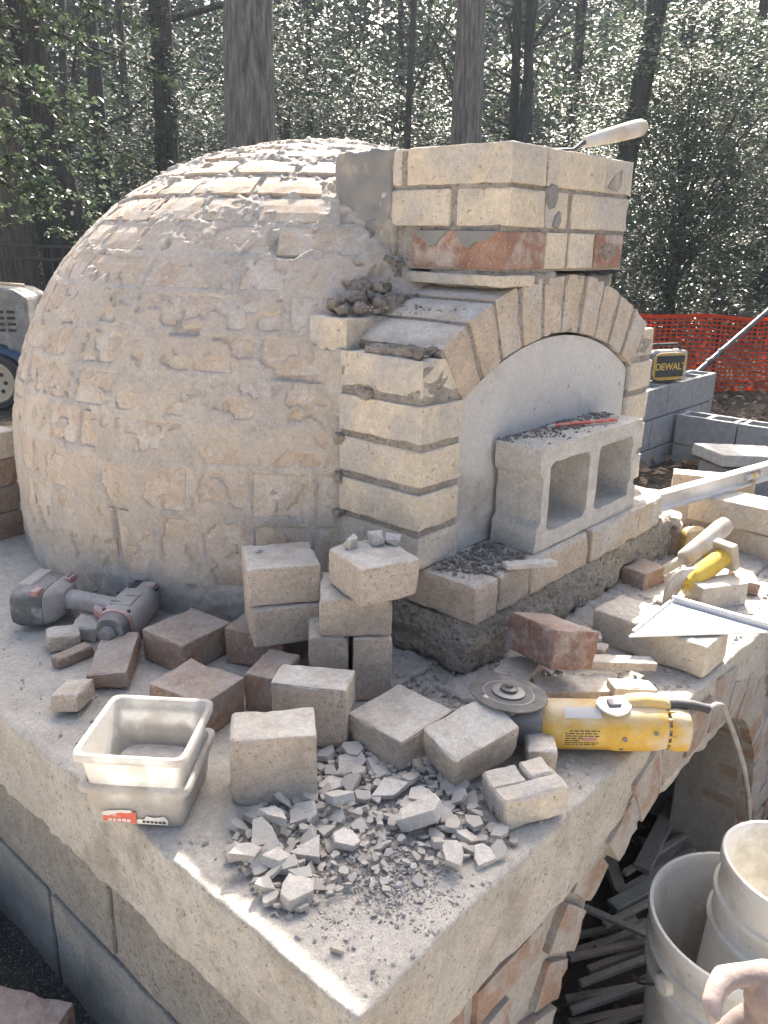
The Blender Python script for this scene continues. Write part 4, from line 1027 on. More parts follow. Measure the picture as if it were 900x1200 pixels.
# ---- angle grinder
gr = empty('angle_grinder', (-.098, -.254, .040), R_(-48), 'yellow angle grinder with a grey cutting disc lying at the slab edge', 'angle grinder')
YB = [(.048, .030, 0), (.058, .034, 0), (.066, .0355, 0), (.150, .0355, 0), (.158, .037, 0), (.205, .037, 0), (.225, .0355, 0), (.232, .034, 0)]
gb = mesh_part('body', loft([((x, 0, dz), Y * a, Z * a * .98, 2.3) for x, a, dz in YB], 40), 'yellow', gr)
mesh_part('gear_head', loft([((.050, 0, 0), Y * .031, Z * .030, 3), ((.030, 0, .002), Y * .033, Z * .030, 3), ((-.004, 0, .003), Y * .031, Z * .027, 2.6), ((-.026, 0, .003), Y * .024, Z * .022, 2.4), ((-.034, 0, .003), Y * .012, Z * .012, 2)], 28), 'darksteel', gr)
v, f = lathe([(.024, .022), (.024, .036), (.017, .040), (.017, .046)], 28); mesh_part('spindle_collar', (v, f), 'darksteel', gr)
# toothed disc
bm = bmesh.new(); n = 72; th = .0016
ring = []
for k in range(n):
    a = 2 * math.pi * k / n; rr_ = .0575 if k % 2 else .0560; ring.append((rr_ * math.cos(a), rr_ * math.sin(a)))
prism(bm, ring, .0475, .0475 + th)
disc = link('disc', bm_mesh('disc', bm), 'steel', gr)
dtilt = (R_(-3), R_(4), 0); disc.rotation_euler = dtilt
v, f = lathe([(.024, .0488), (.024, .0515), (.020, .0530), (.013, .0532)], 28); mesh_part('flange', (v, f), 'darksteel', disc)
v, f = lathe([(.013, .0525), (.013, .0575), (.006, .0590), (.0055, .0625)], 20); mesh_part('nut', (v, f), 'steel', disc)
for k in range(8):
    a = k * math.pi / 4 + .2; v, f = lathe([(.0026, .0488), (.0026, .04955)], 10); o = mesh_part('hole', (v, f), 'black', disc); o.location = (.040 * math.cos(a), .040 * math.sin(a), 0)
v, f = lathe([(.0380, .0489), (.0380, .04940), (.0360, .04945), (.0360, .0489)], 40, False, False); mesh_part('score_ring', (v, f), 'darksteel', disc)
# steel guard plate lying on the body
bm = bmesh.new(); pp = [(.026 * math.cos(a), .026 * math.sin(a)) for a in [math.pi * (1.0 + 1.15 * k / 18) for k in range(19)]] + [(.018, .010), (-.018, .010)]
prism(bm, pp, 0, .004); o = link('guard_plate', bm_mesh('guard_plate', bm), 'alu', gr); o.location = (.155, -.004, .0375); o.rotation_euler = (R_(14), 0, R_(8))
pl = box_part('lever', (.0, -.004, .006), (.020, .014, .004), 'darksteel', o, .002)
# tail with vents, switch hump and cord guard
tl = mesh_part('tail', loft([((.238, 0, -.001), Y * .031, Z * .031, 2.6), ((.250, 0, -.002), Y * .033, Z * .033, 3), ((.266, 0, -.003), Y * .031, Z * .031, 3), ((.270, 0, -.004), Y * .024, Z * .024, 3)], 32), 'yellow', gr)
for k in range(7):
    a = math.pi * (.62 + .76 * k / 6) if k < 6 else math.pi * 1.5
    box_part('vent_rib', (.236, .031 * math.cos(a), .031 * math.sin(a)), (.020, .0035, .0035), 'yellow', gr, .001)
mesh_part('vent_core', loft([((.230, 0, 0), Y * .027, Z * .027, 2.2), ((.240, 0, 0), Y * .027, Z * .027, 2.2)], 24), 'drillgrey', gr)
mesh_part('switch_hump', loft([((.165, .004, .026), Y * .010, Z * .006, 2.4), ((.180, .004, .034), Y * .014, Z * .012, 2.6), ((.205, .004, .036), Y * .014, Z * .013, 2.6), ((.232, .004, .033), Y * .013, Z * .013, 2.6), ((.240, .004, .030), Y * .010, Z * .010, 2.4)], 24), 'yellow', gr)
v, f = tube([(.232, .004, .033), (.25, .004, .034), (.275, .002, .033), (.292, 0, .030), (.298, -.001, .029)], [.0085, .0082, .0072, .0064, .0074], 16); mesh_part('cord_guard', (v, f), 'black', gr)
Gm = Matrix.Translation(gr.location) @ Matrix.Rotation(R_(-48), 4, 'Z'); Gi = Gm.inverted()
v, f = tube([Gi @ Vector(q) for q in [(.1007, -.4761, .069), (.125, -.478, .066), (.165, -.474, .045), (.207, -.47, .012), (.265, -.475, -.06), (.335, -.478, -.15), (.41, -.478, -.26), (.47, -.478, -.38), (.52, -.46, -.52), (.55, -.42, -.64), (.6, -.3, -.69)]], .0044, 12)
mesh_part('cord', (v, f), 'cable', gr)
# rating label on the side
def side_patch(parent, name, x0, x1, a0, a1, rad, m):
    V = []; F = []; n = 6
    for k in range(n + 1):
        a = R_(a0 + (a1 - a0) * k / n)
        for x in (x0, x1): V.append((x, -rad * math.cos(a), rad * .98 * math.sin(a)))
    for k in range(n): F.append((2 * k, 2 * k + 1, 2 * k + 3, 2 * k + 2))
    return mesh_part(name, (V, F), m, parent)
lb = side_patch(gr, 'rating_label', .078, .140, -28, 22, .0368, 'yellowdark')
rl = random.Random(3)
for ln in range(7):
    x = .082 + (.006 if ln in (0,) else 0); a = 17 - ln * 6.0
    while x < .128:
        w_ = rl.uniform(.003, .010)
        if not (ln in (3, 4) and x > .102): side_patch(lb, 'print', x, min(x + w_, .131), a - 1.4, a + 1.4, .0372, 'ink')
        x += w_ + .0016
side_patch(lb, 'print', .106, .128, -7, 1, .0372, 'drillred'); side_patch(gr, 'dusty_label', .082, .135, 45, 72, .0374, 'woodgrey')
for x, a in ((.168, -2), (.166, -34), (.212, 14)):
    v, f = tube([(x, -.0355 * math.cos(R_(a)), .0355 * math.sin(R_(a))), (x, -.0385 * math.cos(R_(a)), .0385 * math.sin(R_(a)))], .0035, 10); mesh_part('screw', (v, f), 'darksteel', gr)

# ---- speed square
sq = empty('speed_square', (.425, -.278, .0675), R_(-88), 'aluminium speed square lying on the buff brick', 'speed square')
bm = bmesh.new(); prism(bm, [(0, -.190), (.185, 0), (0, 0)], 0, .0032)
plate = link('plate', bm_mesh('plate', bm), 'alu', sq)
box_part('fence', (.092, .004, .004), (.186, .007, .022), 'alu', sq, .0015)
for y, l in ((-.050, .085), (-.085, .06)): box_part('slot', (.012 + l / 2, y, .0036), (l, .0035, .0016), 'darksteel', plate, 0)
box_part('lip', (.0, -.09, .004), (.005, .17, .009), 'alu', sq, .001)

# ---- spirit level
lv = empty('spirit_level', (1.06, -.149, .131), math.atan2(-.104, .556), 'long aluminium spirit level laid over bricks at the right', 'spirit level')
bm = bmesh.new(); prism(bm, [(-.012, 0), (.012, 0), (.012, .006), (.004, .009), (.004, .035), (.012, .038), (.012, .044), (-.012, .044), (-.012, .038), (-.004, .035), (-.004, .009), (-.012, .006)], -.40, .46, Matrix(((0, 0, 1, 0), (1, 0, 0, 0), (0, 1, 0, 0), (0, 0, 0, 1))))
bd = link('beam', bm_mesh('beam', bm), 'alu', lv)
v, f = tube([(.05, -.006, .024), (.12, -.006, .024)], .009, 14); mesh_part('vial', (v, f), 'board', lv)
v, f = tube([(.078, -.0062, .0245), (.092, -.0062, .0245)], .0095, 14); mesh_part('bubble', (v, f), 'yellowdark', lv)

# ---- brush, pale mallet, tape measure, bracket
br = empty('masonry_brush', (.66, -.255, .05), 0, 'brush with yellow bristles and a pale block propped on a buff brick', 'brush')
def beam_pts(a, b, n): return [Vector(a).lerp(Vector(b), k / (n - 1)) for k in range(n)]
bdir = (Vector((.705, -.272, .084)) - Vector((.592, -.240, .042))).normalized()
pa = Vector((.592, -.240, .042)) - Vector(br.location); pb = Vector((.705, -.272, .084)) - Vector(br.location)
v, f = tube(beam_pts(pa, pb, 6), [.010, .018, .021, .021, .020, .019], 18); mesh_part('bristles', (v, f), 'bristle', br)
rbz = random.Random(2)
for k in range(26):
    s0 = pa + Vector((rbz.uniform(-.012, .02), rbz.uniform(-.014, .014), rbz.uniform(-.01, .014))); v, f = tube([s0 + bdir * .03, s0 - bdir * rbz.uniform(.0, .02) + Vector((0, rbz.uniform(-.008, .008), 0))], .0012, 5); mesh_part('bristle_tuft', (v, f), 'bristle', br)
rotb = bdir.to_track_quat('X', 'Z').to_matrix()
box_part('block', pb + bdir * .006, (.020, .052, .062), 'woodgrey', br, .004, rotb)
ml = empty('mallet', (.76, -.21, .08), 0, 'pale dust-covered mallet head lying across bricks behind the yellow brush', 'mallet')
pa = Vector((.690, -.192, .058)) - Vector(ml.location); pb = Vector((.825, -.230, .118)) - Vector(ml.location)
v, f = tube([pa.lerp(pb, t) for t in (0, .04, .3, .85, .97, 1)], [.016, .0195, .020, .0215, .019, .012], 24); mesh_part('head', (v, f), 'woodgrey', ml)
v, f = tube([pa.lerp(pb, .5), pa.lerp(pb, .5) + Vector((-.05, .02, -.03)), pa.lerp(pb, .5) + Vector((-.12, .06, -.066))], [.009, .010, .011], 14); mesh_part('handle', (v, f), 'woodgrey', ml)
tp = empty('tape_measure', (.865, -.150, .0), R_(-38), 'yellow and black tape measure standing behind the pale mallet', 'tape measure')
mesh_part('case', loft([((0, y, .040), X * a, Z * a, 3) for y, a in ((-.019, .030), (-.016, .036), (.016, .036), (.019, .030))], 36), 'yellow', tp)
mesh_part('badge', loft([((0, y, .038), X * .019, Z * .019, 6) for y in (-.0205, -.018)], 28), 'black', tp)
box_part('belt_clip', (.012, .022, .045), (.014, .004, .05), 'alu', tp, .001)
bk = empty('metal_bracket', (.575, -.225, .002), R_(-30), 'pale bent metal bracket at the left end of the yellow brush', 'bracket')
mesh_part('strip', loft([((.03, 0, .075), X * .020, Y * .004, 4), ((.012, 0, .066), X * .020, Y * .004, 4), ((-.006, 0, .03), X * .018, Y * .004, 4), ((-.012, 0, .002), X * .014, Y * .004, 4)], 16), 'woodgrey', bk)
mesh_part('foot', loft([((-.028, -.004, .003), Y * .010, Z * .003, 4), ((.004, -.004, .003), Y * .012, Z * .003, 4)], 12), 'woodgrey', bk)

# ---- trowel resting on the flue
trw = empty('trowel', (.43, .06, .8695), 0, 'brick trowel with a dusty wooden handle lying on top of the flue', 'trowel')
bm = bmesh.new(); prism(bm, [(0, 0), (-.055, .02), (-.10, .005), (-.16, .085), (-.10, .095), (-.02, .075)], .001, .0028)
link('blade', bm_mesh('blade', bm), 'steel', trw)
h0 = Vector((.494, .030, .893)) - trw.location; h1 = Vector((.648, -.012, .932)) - trw.location
v, f = tube([Vector((-.02, .02, .002)), Vector((.015, 0, .006)), Vector((.045, -.018, .008)), h0 + Vector((-.006, .002, -.003)), h0 + (h1 - h0) * .08], .0042, 10); mesh_part('tang', (v, f), 'steel', trw)
v, f = tube([h0.lerp(h1, t) for t in (0, .03, .2, .5, .8, .93, 1)], [.009, .0105, .0125, .0150, .0165, .0160, .009], 20); mesh_part('handle', (v, f), 'woodgrey', trw)

# ---- buckets in front of the arch
def bucket(label, base_c, top_c, rb_, rt, m, group='white buckets'):
    base_c, top_c = Vector(base_c), Vector(top_c); h = (top_c - base_c).length
    b = empty('bucket', base_c, 0, label, 'bucket', group); b.rotation_mode = 'QUATERNION'; b.rotation_quaternion = (top_c - base_c).to_track_quat('Z', 'Y')
    R1 = lambda z: rb_ + (rt - rb_) * z / h
    prof = [(rb_ * .96, 0), (rb_, .004)] + [(R1(h * k / 10), h * k / 10) for k in range(1, 7)]
    z = h * .70; prof += [(R1(z), z), (R1(z) + .006, z + .002), (R1(z) + .006, z + .010), (R1(z), z + .012)]
    z = h * .82; prof += [(R1(z), z), (R1(z) + .006, z + .002), (R1(z) + .006, z + .010), (R1(z), z + .012)]
    prof += [(R1(h * .95), h * .95), (rt + .005, h * .955), (rt + .006, h - .003), (rt + .004, h), (rt - .001, h), (rt - .003, h - .004), (rt - .003, h * .95)]
    prof += [(R1(h * k / 10) - .003, h * k / 10) for k in range(9, 0, -1)] + [(rb_ - .003, .006)]
    v, f = lathe(prof, 64); mesh_part('shell', (v, f), m, b, auto=50)
    return b, h
bk1, h1_ = bucket('large ribbed white bucket standing in front of the brick arch', (.185, -.565, GZ + .002), (.185, -.565, -.32), .130, .150, 'bucket')
for s in (0, math.pi):
    a = R_(150) + s; o = mesh_part('handle_ear', loft([((0, 0, 0), Y * .018, Z * .018, 2), ((.012, 0, 0), Y * .016, Z * .016, 2), ((.016, 0, 0), Y * .008, Z * .008, 2)], 20), 'bucket', bk1)
    o.location = (.145 * math.cos(a), .145 * math.sin(a), .29); o.rotation_euler.z = a
v, f = tube([Vector((.152 * math.cos(R_(150) + t), .152 * math.sin(R_(150) + t), .29 - .17 * math.sin(t))) * 1 for t in [math.pi * k / 16 for k in range(17)]], .0024, 8); mesh_part('bail', (v, f), 'darksteel', bk1)
bucket('second white bucket tucked upright inside the large bucket', (.200, -.585, GZ + .05), (.222, -.612, -.215), .098, .108, 'bucket')

# ---- scrap wood and blocks under the arch
rr = random.Random(31)
sticks = []
woodl = ['thick grey batten lying across the pile under the arch', 'flat board nearest the standing block under the arch', 'second flat board behind the bucket', 'thin lath with a yellow painted end under the arch', 'dark lath in the middle of the scrap pile', 'reddish stick low in the scrap pile', 'black stick with pale print at the bottom of the pile', 'thin pale lath crossing the pile slantwise', 'short wide offcut beside the bucket rim', 'narrow stick at the front of the pile', 'grey stick under the slanting lath', 'long dark stick along the floor of the arch']
sp = [((.36, -.33), (.62, -.10), .045, .03, .02), ((.52, -.26), (.80, -.22), .06, .02, .06), ((.44, -.28), (.76, -.27), .05, .02, .035), ((.20, -.26), (.42, -.40), .022, .014, .05), ((.18, -.22), (.44, -.36), .025, .018, .03), ((.14, -.29), (.36, -.46), .024, .016, .02), ((.10, -.32), (.32, -.48), .026, .02, .012), ((.30, -.16), (.36, -.46), .026, .012, .075), ((.38, -.26), (.50, -.30), .05, .02, .05), ((.06, -.34), (.26, -.48), .02, .014, .02), ((.26, -.20), (.50, -.36), .022, .014, .01), ((.34, -.18), (.70, -.16), .03, .02, .02)]
for k in range(9):
    woodl.append(['first', 'second', 'third', 'fourth', 'fifth', 'sixth', 'seventh', 'eighth', 'last'][k] + ' of the thin parallel laths counted from the pier side')
    sp.append(((.05 + .055 * k, -.33 + .012 * k), (.30 + .055 * k, -.47 + .022 * k), .022, .014, .03 + .012 * (k % 3)))
for k, ((xa, ya), (xb, yb), wd, th, zz) in enumerate(sp):
    wd *= .62; th *= .8
    L_ = math.hypot(xb - xa, yb - ya); o = link('scrap_stick', rough_box('scrap_stick', (L_, wd, th), .04, .002, .8, .0006, 600 + k), 'plywood')
    o.location = ((xa + xb) / 2, (ya + yb) / 2, GZ + .008 + th / 2 + zz); o.rotation_euler = (0, R_(rr.uniform(-2, 2)), math.atan2(yb - ya, xb - xa))
    tag(o, woodl[k], 'stick', 'scrap wood under the arch')
    if k in (3, 6):
        c_ = rough_box('painted_end', (.03, wd + .002, th + .002), .02, .002, .5, .0003, 3); e_ = link('painted_end', c_, 'yellowdark', o); e_.location = (L_ / 2 - .012, 0, 0)
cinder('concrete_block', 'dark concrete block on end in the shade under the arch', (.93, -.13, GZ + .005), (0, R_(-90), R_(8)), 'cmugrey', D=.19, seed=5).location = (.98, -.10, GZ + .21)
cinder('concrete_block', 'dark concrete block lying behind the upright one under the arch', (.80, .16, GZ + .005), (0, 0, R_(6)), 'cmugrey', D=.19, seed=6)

# ---- bits at the bottom left on the gravel
o = link('paving_slab', rough_box('paving_slab', (.40, .40, .05), .03, .006, 1, .001, 61), 'archbrick'); o.location = (-.885, .40, -.430); o.rotation_euler = (0, R_(2), R_(4)); tag(o, 'pinkish paving slab on the gravel at the lower left', 'paving slab')
loose('brick', 'reddish brick on the gravel in the lower left corner', -.69, .205, -.452, 28, (.10, .18, .062), 'redbrick', group='bricks on the ground')
loose('brick', 'pale brick at the left edge on the gravel', -.655, .62, -.455, 8, (.10, .2, .064), 'firebrick', group='bricks on the ground')

# ================================================================== YARD AND WOODS BEHIND
# ---- block walls to the right
def block_mesh():
    o = cinder('tmp', 'x', (0, 0, 0), (0, 0, 0), 'cmugrey', D=.19, seed=9); me = o.data; bpy.data.objects.remove(o); return me
BM_ = block_mesh()
SB = rough_box('block', (.396, .193, .19), .05, .004, .8, .001, 17); SB.materials.append(MAT['cmugrey'])
HB = rough_box('block', (.193, .193, .19), .05, .004, .8, .001, 18); HB.materials.append(MAT['cmugrey'])
def block_wall(label, x0, y0, rz, n, ztop, courses, loc_end=False):
    wl = empty('block_wall', (x0, y0, GZ), rz, label, 'block wall')
    for c in range(courses):
        zt = ztop - c * .203
        sh = .203 if c % 2 else 0
        if sh:
            for xx in (.0965, n * .406 - .108):
                o = link('block', HB, None, wl); o.location = (xx, .0965, zt - .095 - GZ)
        for k in range(n - (1 if sh else 0)):
            o = link('block', BM_ if c == 0 else SB, None, wl)
            xx = .198 + k * .406 + sh
            if c == 0: o.location = (xx, .1925, zt - .095 - GZ); o.rotation_euler = (R_(90), 0, 0)
            else: o.location = (xx, .0965, zt - .095 - GZ)
    L_ = n * .406 - .03
    o = link('mortar', rough_box('mortar', (L_, .150, courses * .203 - .215), .08, .003, .5, .001, 5), 'mortar', wl)
    o.location = (L_ / 2 + .01, .0965, ztop - .203 - (courses * .203 - .215) / 2 - GZ)
    for k in range(n + 1):
        o = link('mortar', HBm, None, wl); o.location = (min(max(k * .406 - .005, .02), n * .406 - .03), .0965, ztop - .103 - GZ)
    return wl
HBm = rough_box('mortar', (.030, .150, .17), .05, .003, .5, .001, 7); HBm.materials.append(MAT['mortar'])
block_wall('tall grey concrete block wall carrying the yellow radio', 2.62, 1.36, 0, 6, -.16, 3)
block_wall('low grey concrete block wall running towards the right edge', 4.35, 1.33, R_(-90), 6, -.362, 2)
o = link('concrete_slab', rough_box('concrete_slab', (.5, .3, .07), .04, .01, 1.5, .002, 4), 'cmu'); o.location = (3.85, .70, -.44); o.rotation_euler = (0, R_(4), R_(-35)); tag(o, 'broken pale concrete slab piled before the low block wall', 'concrete slab')
o = link('concrete_block_pile', rough_box('concrete_block_pile', (.42, .26, .22), .06, .01, 1.2, .002, 14), 'cmugrey'); o.location = (3.85, .70, -.59); o.rotation_euler.z = R_(-30); tag(o, 'grey concrete lump under the broken pale slab', 'concrete block')
# ---- radio on the wall
rd = empty('radio', (4.34, 1.465, -.158), R_(-26), 'yellow and black jobsite radio on the tall block wall', 'radio')
mesh_part('case', loft([((0, y, .11), X * a, Z * b, 5) for y, a, b in ((-.065, .125, .085), (-.05, .135, .098), (.05, .135, .098), (.065, .125, .085))], 40), 'drilldark', rd)
mesh_part('trim', loft([((0, y, .11), X * .128, Z * .090, 5) for y in (-.068, -.060)], 40), 'yellow', rd)
box_part('front_panel', (0, -.070, .112), (.225, .012, .14), 'black', rd, .005)
v, f = tube([(-.125, 0, .16), (-.13, 0, .215), (-.10, 0, .245), (.10, 0, .245), (.13, 0, .215), (.125, 0, .16)], .011, 12); mesh_part('handle', (v, f), 'black', rd)
mesh_part('corner_guard', loft([((.128, y, .11), X * .016, Z * .10, 4) for y in (-.06, .06)], 24), 'woodgrey', rd)
fc = bpy.data.curves.new('lettering', 'FONT'); fc.body = 'DEWALT'; fc.size = .062; fc.extrude = .001; fc.align_x = 'CENTER'; fc.offset = .0015
ft = bpy.data.objects.new('lettering', fc); COL.objects.link(ft); bpy.context.view_layer.update()
fm = bpy.data.meshes.new_from_object(ft.evaluated_get(bpy.context.evaluated_depsgraph_get())); bpy.data.objects.remove(ft)
fo = link('lettering', fm, None, rd); fm.materials.clear(); fm.materials.append(MAT['yellowdark']); fo.location = (0, -.0775, .09); fo.rotation_euler = (R_(90), 0, 0)
# ---- leaning pole and orange net
v, f = tube([(4.05, 1.70, -.66), (5.4, 1.50, -.07), (7.0, 1.27, .62)], .018, 14)
pole = empty('leaning_pole', (4.05, 1.70, GZ), 0, 'grey metal pole leaning slantwise before the orange fence', 'pole')
mesh_part('tube', ([Vector(q) - pole.location for q in v], f), 'steel', pole)
for t in (.42, .47):
    c = Vector((4.05, 1.70, -.66)).lerp(Vector((7.0, 1.27, .62)), t) - pole.location
    d = Vector((2.95, -.43, 1.28)).normalized() * .02; v, f = tube([c - d, c + d], .026, 14); mesh_part('clamp', (v, f), 'black', pole)
def orange_fence():
    fe = empty('safety_fence', (7.0, 3.0, GZ), 0, 'bright orange plastic mesh fence along the edge of the woods', 'fence')
    A, B = Vector((6.35, 3.88)), Vector((9.6, -.55)); L_ = (B - A).length; nx = int(L_ / .052); nz = 17
    top, bot = .05, GZ + .02
    def P(u, w_):
        q = A.lerp(B, u); nrm = Vector((B.y - A.y, A.x - B.x)).normalized()
        off = .05 * math.sin(u * 23) + .03 * math.sin(u * 57 + w_ * 2)
        z = bot + (top - bot) * w_ - .03 * math.sin(u * 19) ** 2 * w_
        return Vector((q.x + nrm.x * off, q.y + nrm.y * off, z))
    V = []; F = []
    def quad(a, b, c, d): o_ = len(V); V.extend([a, b, c, d]); F.append((o_, o_ + 1, o_ + 2, o_ + 3))
    hb = .0075 / (top - bot) ; wb = .0068 / L_
    for j in range(nz + 1):
        w_ = j / nz; hh = hb * (2.6 if j in (0, nz) else 1)
        for i in range(nx): quad(P(i / nx, w_ - hh), P((i + 1) / nx, w_ - hh), P((i + 1) / nx, w_ + hh), P(i / nx, w_ + hh))
    for i in range(nx + 1):
        u = i / nx
        for j in range(nz): quad(P(u - wb, j / nz), P(u + wb, j / nz), P(u + wb, (j + 1) / nz), P(u - wb, (j + 1) / nz))
    o = link('net', mesh_of('net', [q - fe.location for q in V], F), 'orange', fe)
    md = o.modifiers.new('thickness', 'SOLIDIFY'); md.thickness = .003
    for u in (.1, .36, .62, .9):
        q = P(u, 0); v, f = tube([q + Vector((.05, .05, -.2)), q + Vector((.05, .05, .9))], .018, 10); mesh_part('post', ([a - fe.location for a in v], f), 'barkdark', fe)
orange_fence()
# ---- black railing at the left
def railing():
    A, B = Vector((2.45, 9.60)), Vector((5.2, 6.48)); L_ = (B - A).length; ang = math.atan2(B.y - A.y, B.x - A.x)
    fe = empty('iron_railing', (A.x, A.y, GZ), ang, 'black iron railing behind the mixer at the left', 'railing')
    for z in (1.265, 1.13, .15): box_part('rail', (L_ / 2, 0, z), (L_, .03, .03), 'blackpaint', fe, 0)
    bm = bmesh.new(); box_bm(bm, Vector((0, 0, .64)), (.016, .016, 1.22)); pk = bm_mesh('picket', bm); pk.materials.append(MAT['blackpaint'])
    for k in range(int(L_ / .115)): o = link('picket', pk, None, fe); o.location = (.06 + k * .115, 0, 0)
    for k in range(3): box_part('post', (k * L_ / 2, 0, .66), (.05, .05, 1.32), 'blackpaint', fe, .003)
railing()
# ---- concrete mixer at the left
mx = empty('concrete_mixer', (2.10, 6.20, GZ), R_(-49), 'splashed white concrete mixer with vented engine cover left of the dome', 'mixer')
bm = bmesh.new(); prism(bm, [(-.42, .42), (.24, .42), (.30, .52), (.30, .92), (.20, .98), (-.36, 1.02), (-.46, .96)], -.22, .22, Matrix(((1, 0, 0, 0), (0, 0, 1, 0), (0, 1, 0, 0), (0, 0, 0, 1)))); bevel_all(bm, .025, 2)
cv = link('engine_cover', bm_mesh('engine_cover', bm), 'mixwhite', mx)
for cx in (.075, .165):
    for k in range(4): box_part('vent', (cx, -.222, .80 - k * .048), (.062, .012, .022), 'black', cv, 0)
for k in range(2): box_part('vent', (.08, -.222, .53 - k * .045), (.062, .012, .020), 'black', cv, 0, Matrix.Rotation(.3, 3, 'Y'))
v, f = tube([(-.05, -.23, .42), (-.04, -.232, .7), (.0, -.23, .95), (.09, -.2, 1.02), (.25, -.1, 1.0)], .014, 10); mesh_part('hose', (v, f), 'cream', mx)
box_part('frame_rail', (-.1, -.02, .37), (1.2, .16, .07), 'bluepaint', mx, .01)
mesh_part('mudguard', loft([((0.02 + .30 * math.cos(R_(a)), -.22, .24 + .26 * math.sin(R_(a))), Y * .09, Vector((math.cos(R_(a)), 0, math.sin(R_(a)))) * .025, 4) for a in range(0, 181, 20)], 14), 'bluepaint', mx)
whl = mesh_part('wheel', loft([((.0, y, .24), X * a, Z * a, 2) for y, a in ((-.30, .165), (-.31, .21), (-.27, .235), (-.19, .235), (-.17, .20))], 40), 'black', mx)
rim = mesh_part('rim', loft([((.0, y, .24), X * a, Z * a, 2) for y, a in ((-.300, .05), (-.306, .06), (-.300, .13), (-.316, .160), (-.302, .170))], 36), 'cream', whl)
for k in range(8):
    a = k * math.pi / 4; v, f = tube([(.095 * math.cos(a), -.298, .24 + .095 * math.sin(a)), (.095 * math.cos(a), -.3075, .24 + .095 * math.sin(a))], .017, 12); mesh_part('hole', (v, f), 'black', whl)
v, f = lathe([(.15, 0), (.30, .12), (.36, .30), (.36, .46), (.22, .72), (.20, .78)], 36, True, False); dm = mesh_part('drum', (v, f), 'cream', mx); dm.location = (-.72, 0, .62); dm.rotation_euler = (0, R_(-52), 0)
box_part('tow_bar', (-.95, 0, .28), (.7, .05, .05), 'bluepaint', mx, .005)

# ---- trees
def leaves_mesh(name, P, N, D, S, tone, W=.5):
    n = len(P); N = N / np.linalg.norm(N, axis=1, keepdims=True)
    D = D - N * (D * N).sum(1, keepdims=True); D /= np.linalg.norm(D, axis=1, keepdims=True) + 1e-9
    B = np.cross(N, D); S = S[:, None]
    V = np.empty((n, 4, 3)); V[:, 0] = P - D * S * .5; V[:, 1] = P + B * S * W * .5 + N * S * .10; V[:, 2] = P + D * S * .5; V[:, 3] = P - B * S * W * .5 + N * S * .10
    me = bpy.data.meshes.new(name); me.vertices.add(n * 4); me.loops.add(n * 6); me.polygons.add(n * 2)
    me.vertices.foreach_set('co', V.reshape(-1).astype(np.float32))
    b = np.arange(n)[:, None] * 4; L = np.concatenate([b + np.array([[0, 1, 2]]), b + np.array([[0, 2, 3]])], 1).reshape(-1)
    me.loops.foreach_set('vertex_index', L.astype(np.int32)); me.polygons.foreach_set('loop_start', (np.arange(n * 2) * 3).astype(np.int32)); me.update(calc_edges=True)
    at = me.attributes.new('tone', 'FLOAT', 'POINT'); at.data.foreach_set('value', np.repeat(tone, 4).astype(np.float32))
    return me
def cloud(c, r, ncl, nl, size, cl_r=.22, up=.7, shell=.38, rot=False):
    """clumps of leaves filling an ellipsoid, denser towards its skin"""
    d = rng.normal(size=(ncl, 3)); d /= np.linalg.norm(d, axis=1, keepdims=True)
    rad = (shell + (1 - shell) * rng.random(ncl)) ; rad *= 1 + .18 * np.sin(d[:, 0] * 5 + d[:, 2] * 7)
    C = np.array(c) + d * rad[:, None] * np.array(r)
    k = rng.integers(0, ncl, nl)
    out = d[k]
    off = rng.normal(size=(nl, 3)) * cl_r * np.array([1, 1, .45])
    P = C[k] + off
    N = rng.normal(size=(nl, 3)) * .36 + (np.array([-.30, 0, up + .25]) if rot else np.array([-.22, -.20, up + .25])) + out * .08
    D = rng.normal(size=(nl, 3)) + out * .8
    S = size * (.6 + .8 * rng.random(nl)); tone = np.clip(rng.normal(.45, .22, nl) + .25 * (rng.random(ncl)[k] - .5), 0, 1)
    return P, N, D, S, tone, C
def trunk_vf(base, top, r0, r1, n=18, seg=20, seed=0, ridge=.05):
    base, top = Vector(base), Vector(top); V = []; F = []
    for i in range(n):
        t = i / (n - 1); c = base.lerp(top, t) + Vector((nv((t * 3, seed, 0), 1, seed), nv((0, t * 3, seed), 1, seed + 3), 0)) * .06
        rad = r0 + (r1 - r0) * t + (.35 * r0 * max(0, 1 - t * 14))
        for k in range(seg):
            a = 2 * math.pi * k / seg; rr_ = rad * (1 + ridge * nv((math.cos(a) * 3, math.sin(a) * 3, t * 2), 1.6, seed))
            V.append((c.x + rr_ * math.cos(a), c.y + rr_ * math.sin(a), c.z))
    for i in range(n - 1):
        for k in range(seg): F.append((i * seg + k, i * seg + (k + 1) % seg, (i + 1) * seg + (k + 1) % seg, (i + 1) * seg + k))
    F.append(tuple((n - 1) * seg + k for k in range(seg)))
    return V, F
def twigs(pts_pairs):
    return merge(*[tube(p, r, 5) for p, r in pts_pairs])
